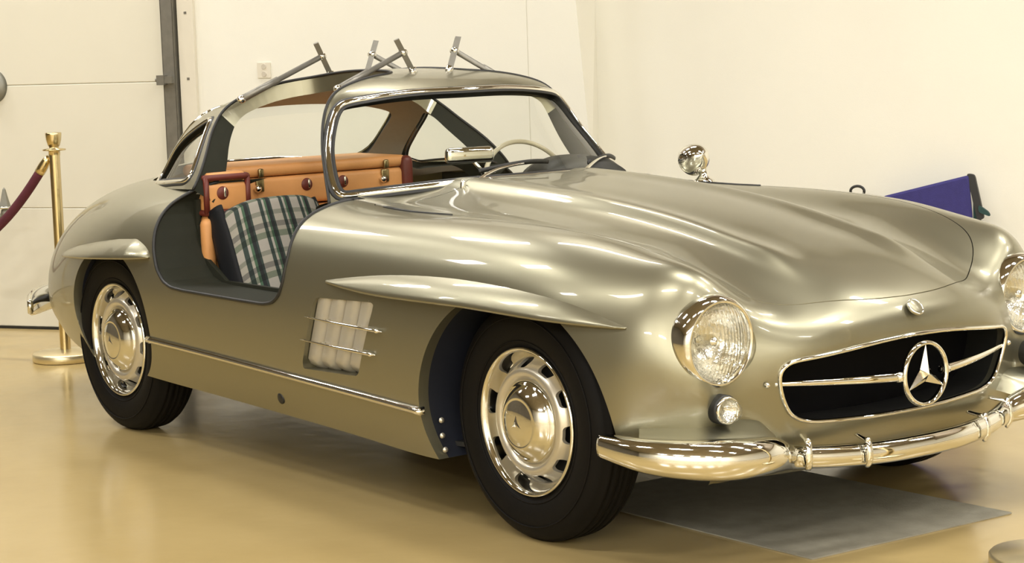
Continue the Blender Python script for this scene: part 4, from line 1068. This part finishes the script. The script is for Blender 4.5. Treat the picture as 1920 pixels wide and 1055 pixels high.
suitcase('suitcase', (-2.295, -.04, .597), RZC, .86, .40, .198, 'lowest tan leather suitcase, under the wide one and mostly hidden by the tartan seat', [(-.25, 'lock'), (.25, 'lock')], .72)
suitcase('suitcase', (-2.012, -.5625, .7985), RZC, .175, .12, .147, 'small tan suitcase with dark red edge binding in front of the wide one', [(-.02, 'latch')], .80, True)
suitcase('suitcase', (-2.012, -.5625, .597), RZC, .175, .12, .200, 'small plain tan suitcase standing under the red-edged one, beside the tartan seat', [], .80)
# ------------------------------------------------------------------ things around the car
BASEBRASS = material('satin brass foot', (.78, .68, .44, 1), .33, .85)
VELVET = material('burgundy velvet', (.085, .012, .022, 1), .85, noise=(18, .3), bump=(200, .2))
def stanchion(loc, label):
    t = empty('rope_stanchion', loc); tag(t, label, 'stanchion', 'brass rope posts')
    MB().lathe([(0, .0), (.143, .0), (.149, .004), (.149, .034), (.143, .04), (.06, .046), (.03, .052), (0, .053)], (0, 0, 0), n=64).obj('base', BASEBRASS, t)
    MB().lathe([(.024, .045), (.024, .955)], (0, 0, 0), n=32).obj('post', BRASS, t)
    MB().lathe([(.026, .93), (.026, .95), (.052, .952), (.052, .958), (.022, .962), (.022, .968), (.027, .975), (.034, 1.0), (.036, 1.022), (.0365, 1.03), (.033, 1.032), (.0, 1.03)], (0, 0, 0), n=32).obj('cap', BRASS, t)
    return t
st = stanchion((-4.161, -.183, 0), 'tall brass rope post behind the rear fender by the garage door')
st2 = stanchion((1.158, .012, 0), 'round brass post foot on the floor at the bottom right corner, nearest the camera')
q = np.array([-4.161, -.183, 0])
A = q + np.array([-WDIR[0] * .03, -WDIR[1] * .03, .925]); E_ = q + np.array([-WDIR[0] * 1.35, -WDIR[1] * 1.35, .925])
rp = []
for s in np.linspace(0, 1, 40):
    p = A * (1 - s) + E_ * s; p[2] -= .46 * 4 * s * (1 - s); rp.append(p)
rope = empty('velvet_rope', tuple(A)); bpy.context.view_layer.update(); tag(rope, 'burgundy velvet rope sagging from the tall brass post beside the garage door', 'rope')
rp = np.array(rp) - A
MB().tube(rp[1:], .021, 14).obj('cord', VELVET, rope)
MB().tube(open_curve(rp[0:3], 6)[:5], [.011, .019, .0225, .0235, .0235], 14).obj('end_fitting', BRASS, rope)
st3 = stanchion(tuple(q + np.array([-WDIR[0] * 1.38, -WDIR[1] * 1.38, 0])), 'brass rope post holding the far end of the burgundy rope, beyond the garage door seam')
# folded blue canvas chair leaning on the wall behind the far fender
BLUE = material('navy blue canvas', srgb(48, 44, 105), .85, noise=(40, .2), bump=(300, .25))
TEAL = material('dark green webbing', srgb(30, 62, 60), .8, noise=(40, .2))
bg = empty('folded_canvas_chair', RZ(4.7, -.12, 0)); bpy.context.view_layer.update()
tag(bg, 'folded navy blue canvas chair with dark straps leaning on the wall behind the far fender', 'chair')
def slab(name, pts, d0, d1, mat, lean=.0):
    """outline (s, z) with rounded corners as a padded sheet"""
    P = rounded(pts, .012, 4); n = len(P); m = MB(); c = P.mean(0)
    rings = []
    for d, k in ((d0, .97), (d0 + (d1 - d0) * .25, 1.0), (d0 + (d1 - d0) * .75, 1.0), (d1, .97)):
        rings.append([RZ(c[0] + (p[0] - c[0]) * k, d - lean * p[1], c[1] + (p[1] - c[1]) * k) for p in P])
    V = sum(rings, []); F = [(a * n + i, a * n + (i + 1) % n, (a + 1) * n + (i + 1) % n, (a + 1) * n + i) for a in range(3) for i in range(n)]
    F += [tuple(range(n))[::-1], tuple(range(3 * n, 4 * n))]; m.add(V, F)
    return rchild(m, name, mat, bg, smooth=False)
slab('canvas', [(4.50, .655), (4.868, .745), (4.925, .10), (4.46, .05)], -.13, -.10, BLUE, .05)
slab('binding', [(4.858, .752), (4.893, .748), (4.935, .56), (4.905, .55)], -.135, -.11, BLACK, .05)
slab('side_strap', [(4.885, .70), (4.905, .69), (4.955, .10), (4.89, .10)], -.15, -.12, TEAL, .05)
slab('foot_strap', [(4.91, .620), (4.955, .588), (4.962, .568), (4.91, .588)], -.125, -.10, TEAL, .05)
m = MB(); m.tube([RZ(4.395 + .030 * math.cos(a), -.12, .680 + .022 * math.sin(a)) for a in np.linspace(-.3, math.pi + .3, 14)], .006, 8)
m.tube([RZ(4.367, -.12, .672), RZ(4.37, -.12, .0)], .006, 8); m.tube([RZ(4.423, -.12, .672), RZ(4.42, -.12, .0)], .006, 8)
rchild(m, 'carry_frame', BLACK, bg, smooth=True)
# grey pieces at the left picture edge
GREYM = material('weathered grey metal', (.22, .215, .18, 1), .5, .5, noise=(22, .35))
gp = empty('round_metal_disc', RZ(.06, .0, 1.235)); bpy.context.view_layer.update(); tag(gp, 'round grey metal disc on the garage door, just above the sagging rope', 'disc')
m = MB(); m.lathe([(0, .03), (.05, .03), (.076, .022), (.086, .0)], RZ(.046, .001, 1.228), (WNRM[0], WNRM[1], 0), 48, close=True); rchild(m, 'dish', GREYM, gp, True)
m = MB(); m.lathe([(0, .05), (.02, .048), (.028, .03)], RZ(.045, .001, 1.228), (WNRM[0], WNRM[1], 0), 24); rchild(m, 'hub', CHROME, gp, True)
fn = empty('pointed_finial', RZ(.0, .30, .0)); bpy.context.view_layer.update(); tag(fn, 'grey pointed metal finial half hidden behind the burgundy rope', 'finial')
fx = .288
m = MB(); m.lathe([(0, .095), (.008, .085), (.022, .03), (.031, 0)], RZ(fx, .30, .648), (0, 0, 1), 4, close=True); rchild(m, 'spike', GREYM, fn)
m = MB(); m.lathe([(.0, .0), (.034, .0), (.034, .008), (0, .008)], RZ(fx, .30, .640), (0, 0, 1), 24, close=True); rchild(m, 'collar', CHROME, fn, True)
m = MB(); m.lathe([(.0, .0), (.018, .01), (.024, .03), (.018, .05), (0, .056)], RZ(fx, .30, .585), (0, 0, 1), 20); m.tube([RZ(fx, .30, .61), RZ(fx - .12, .30, .58), RZ(fx - .25, .30, .45), RZ(fx - .3, .30, .0)], .012, 10); rchild(m, 'arm', GREYM, fn, True)
# grey floor mat under the nose
MATM = material('grey floor mat', (.27, .255, .20, 1), .75, noise=(16, .25), bump=(150, .2))
m = MB(); P = rounded([(-.35, -.36), (.688, -.362), (.722, .412), (-.33, .40)], .006, 3)
m.prism(P, 0.0005, .004, (0, 1, 2)); o = m.obj('drip_mat', MATM, smooth=False)
tag(o, 'thin grey rectangular mat lying on the tan floor under the front bumper', 'mat')
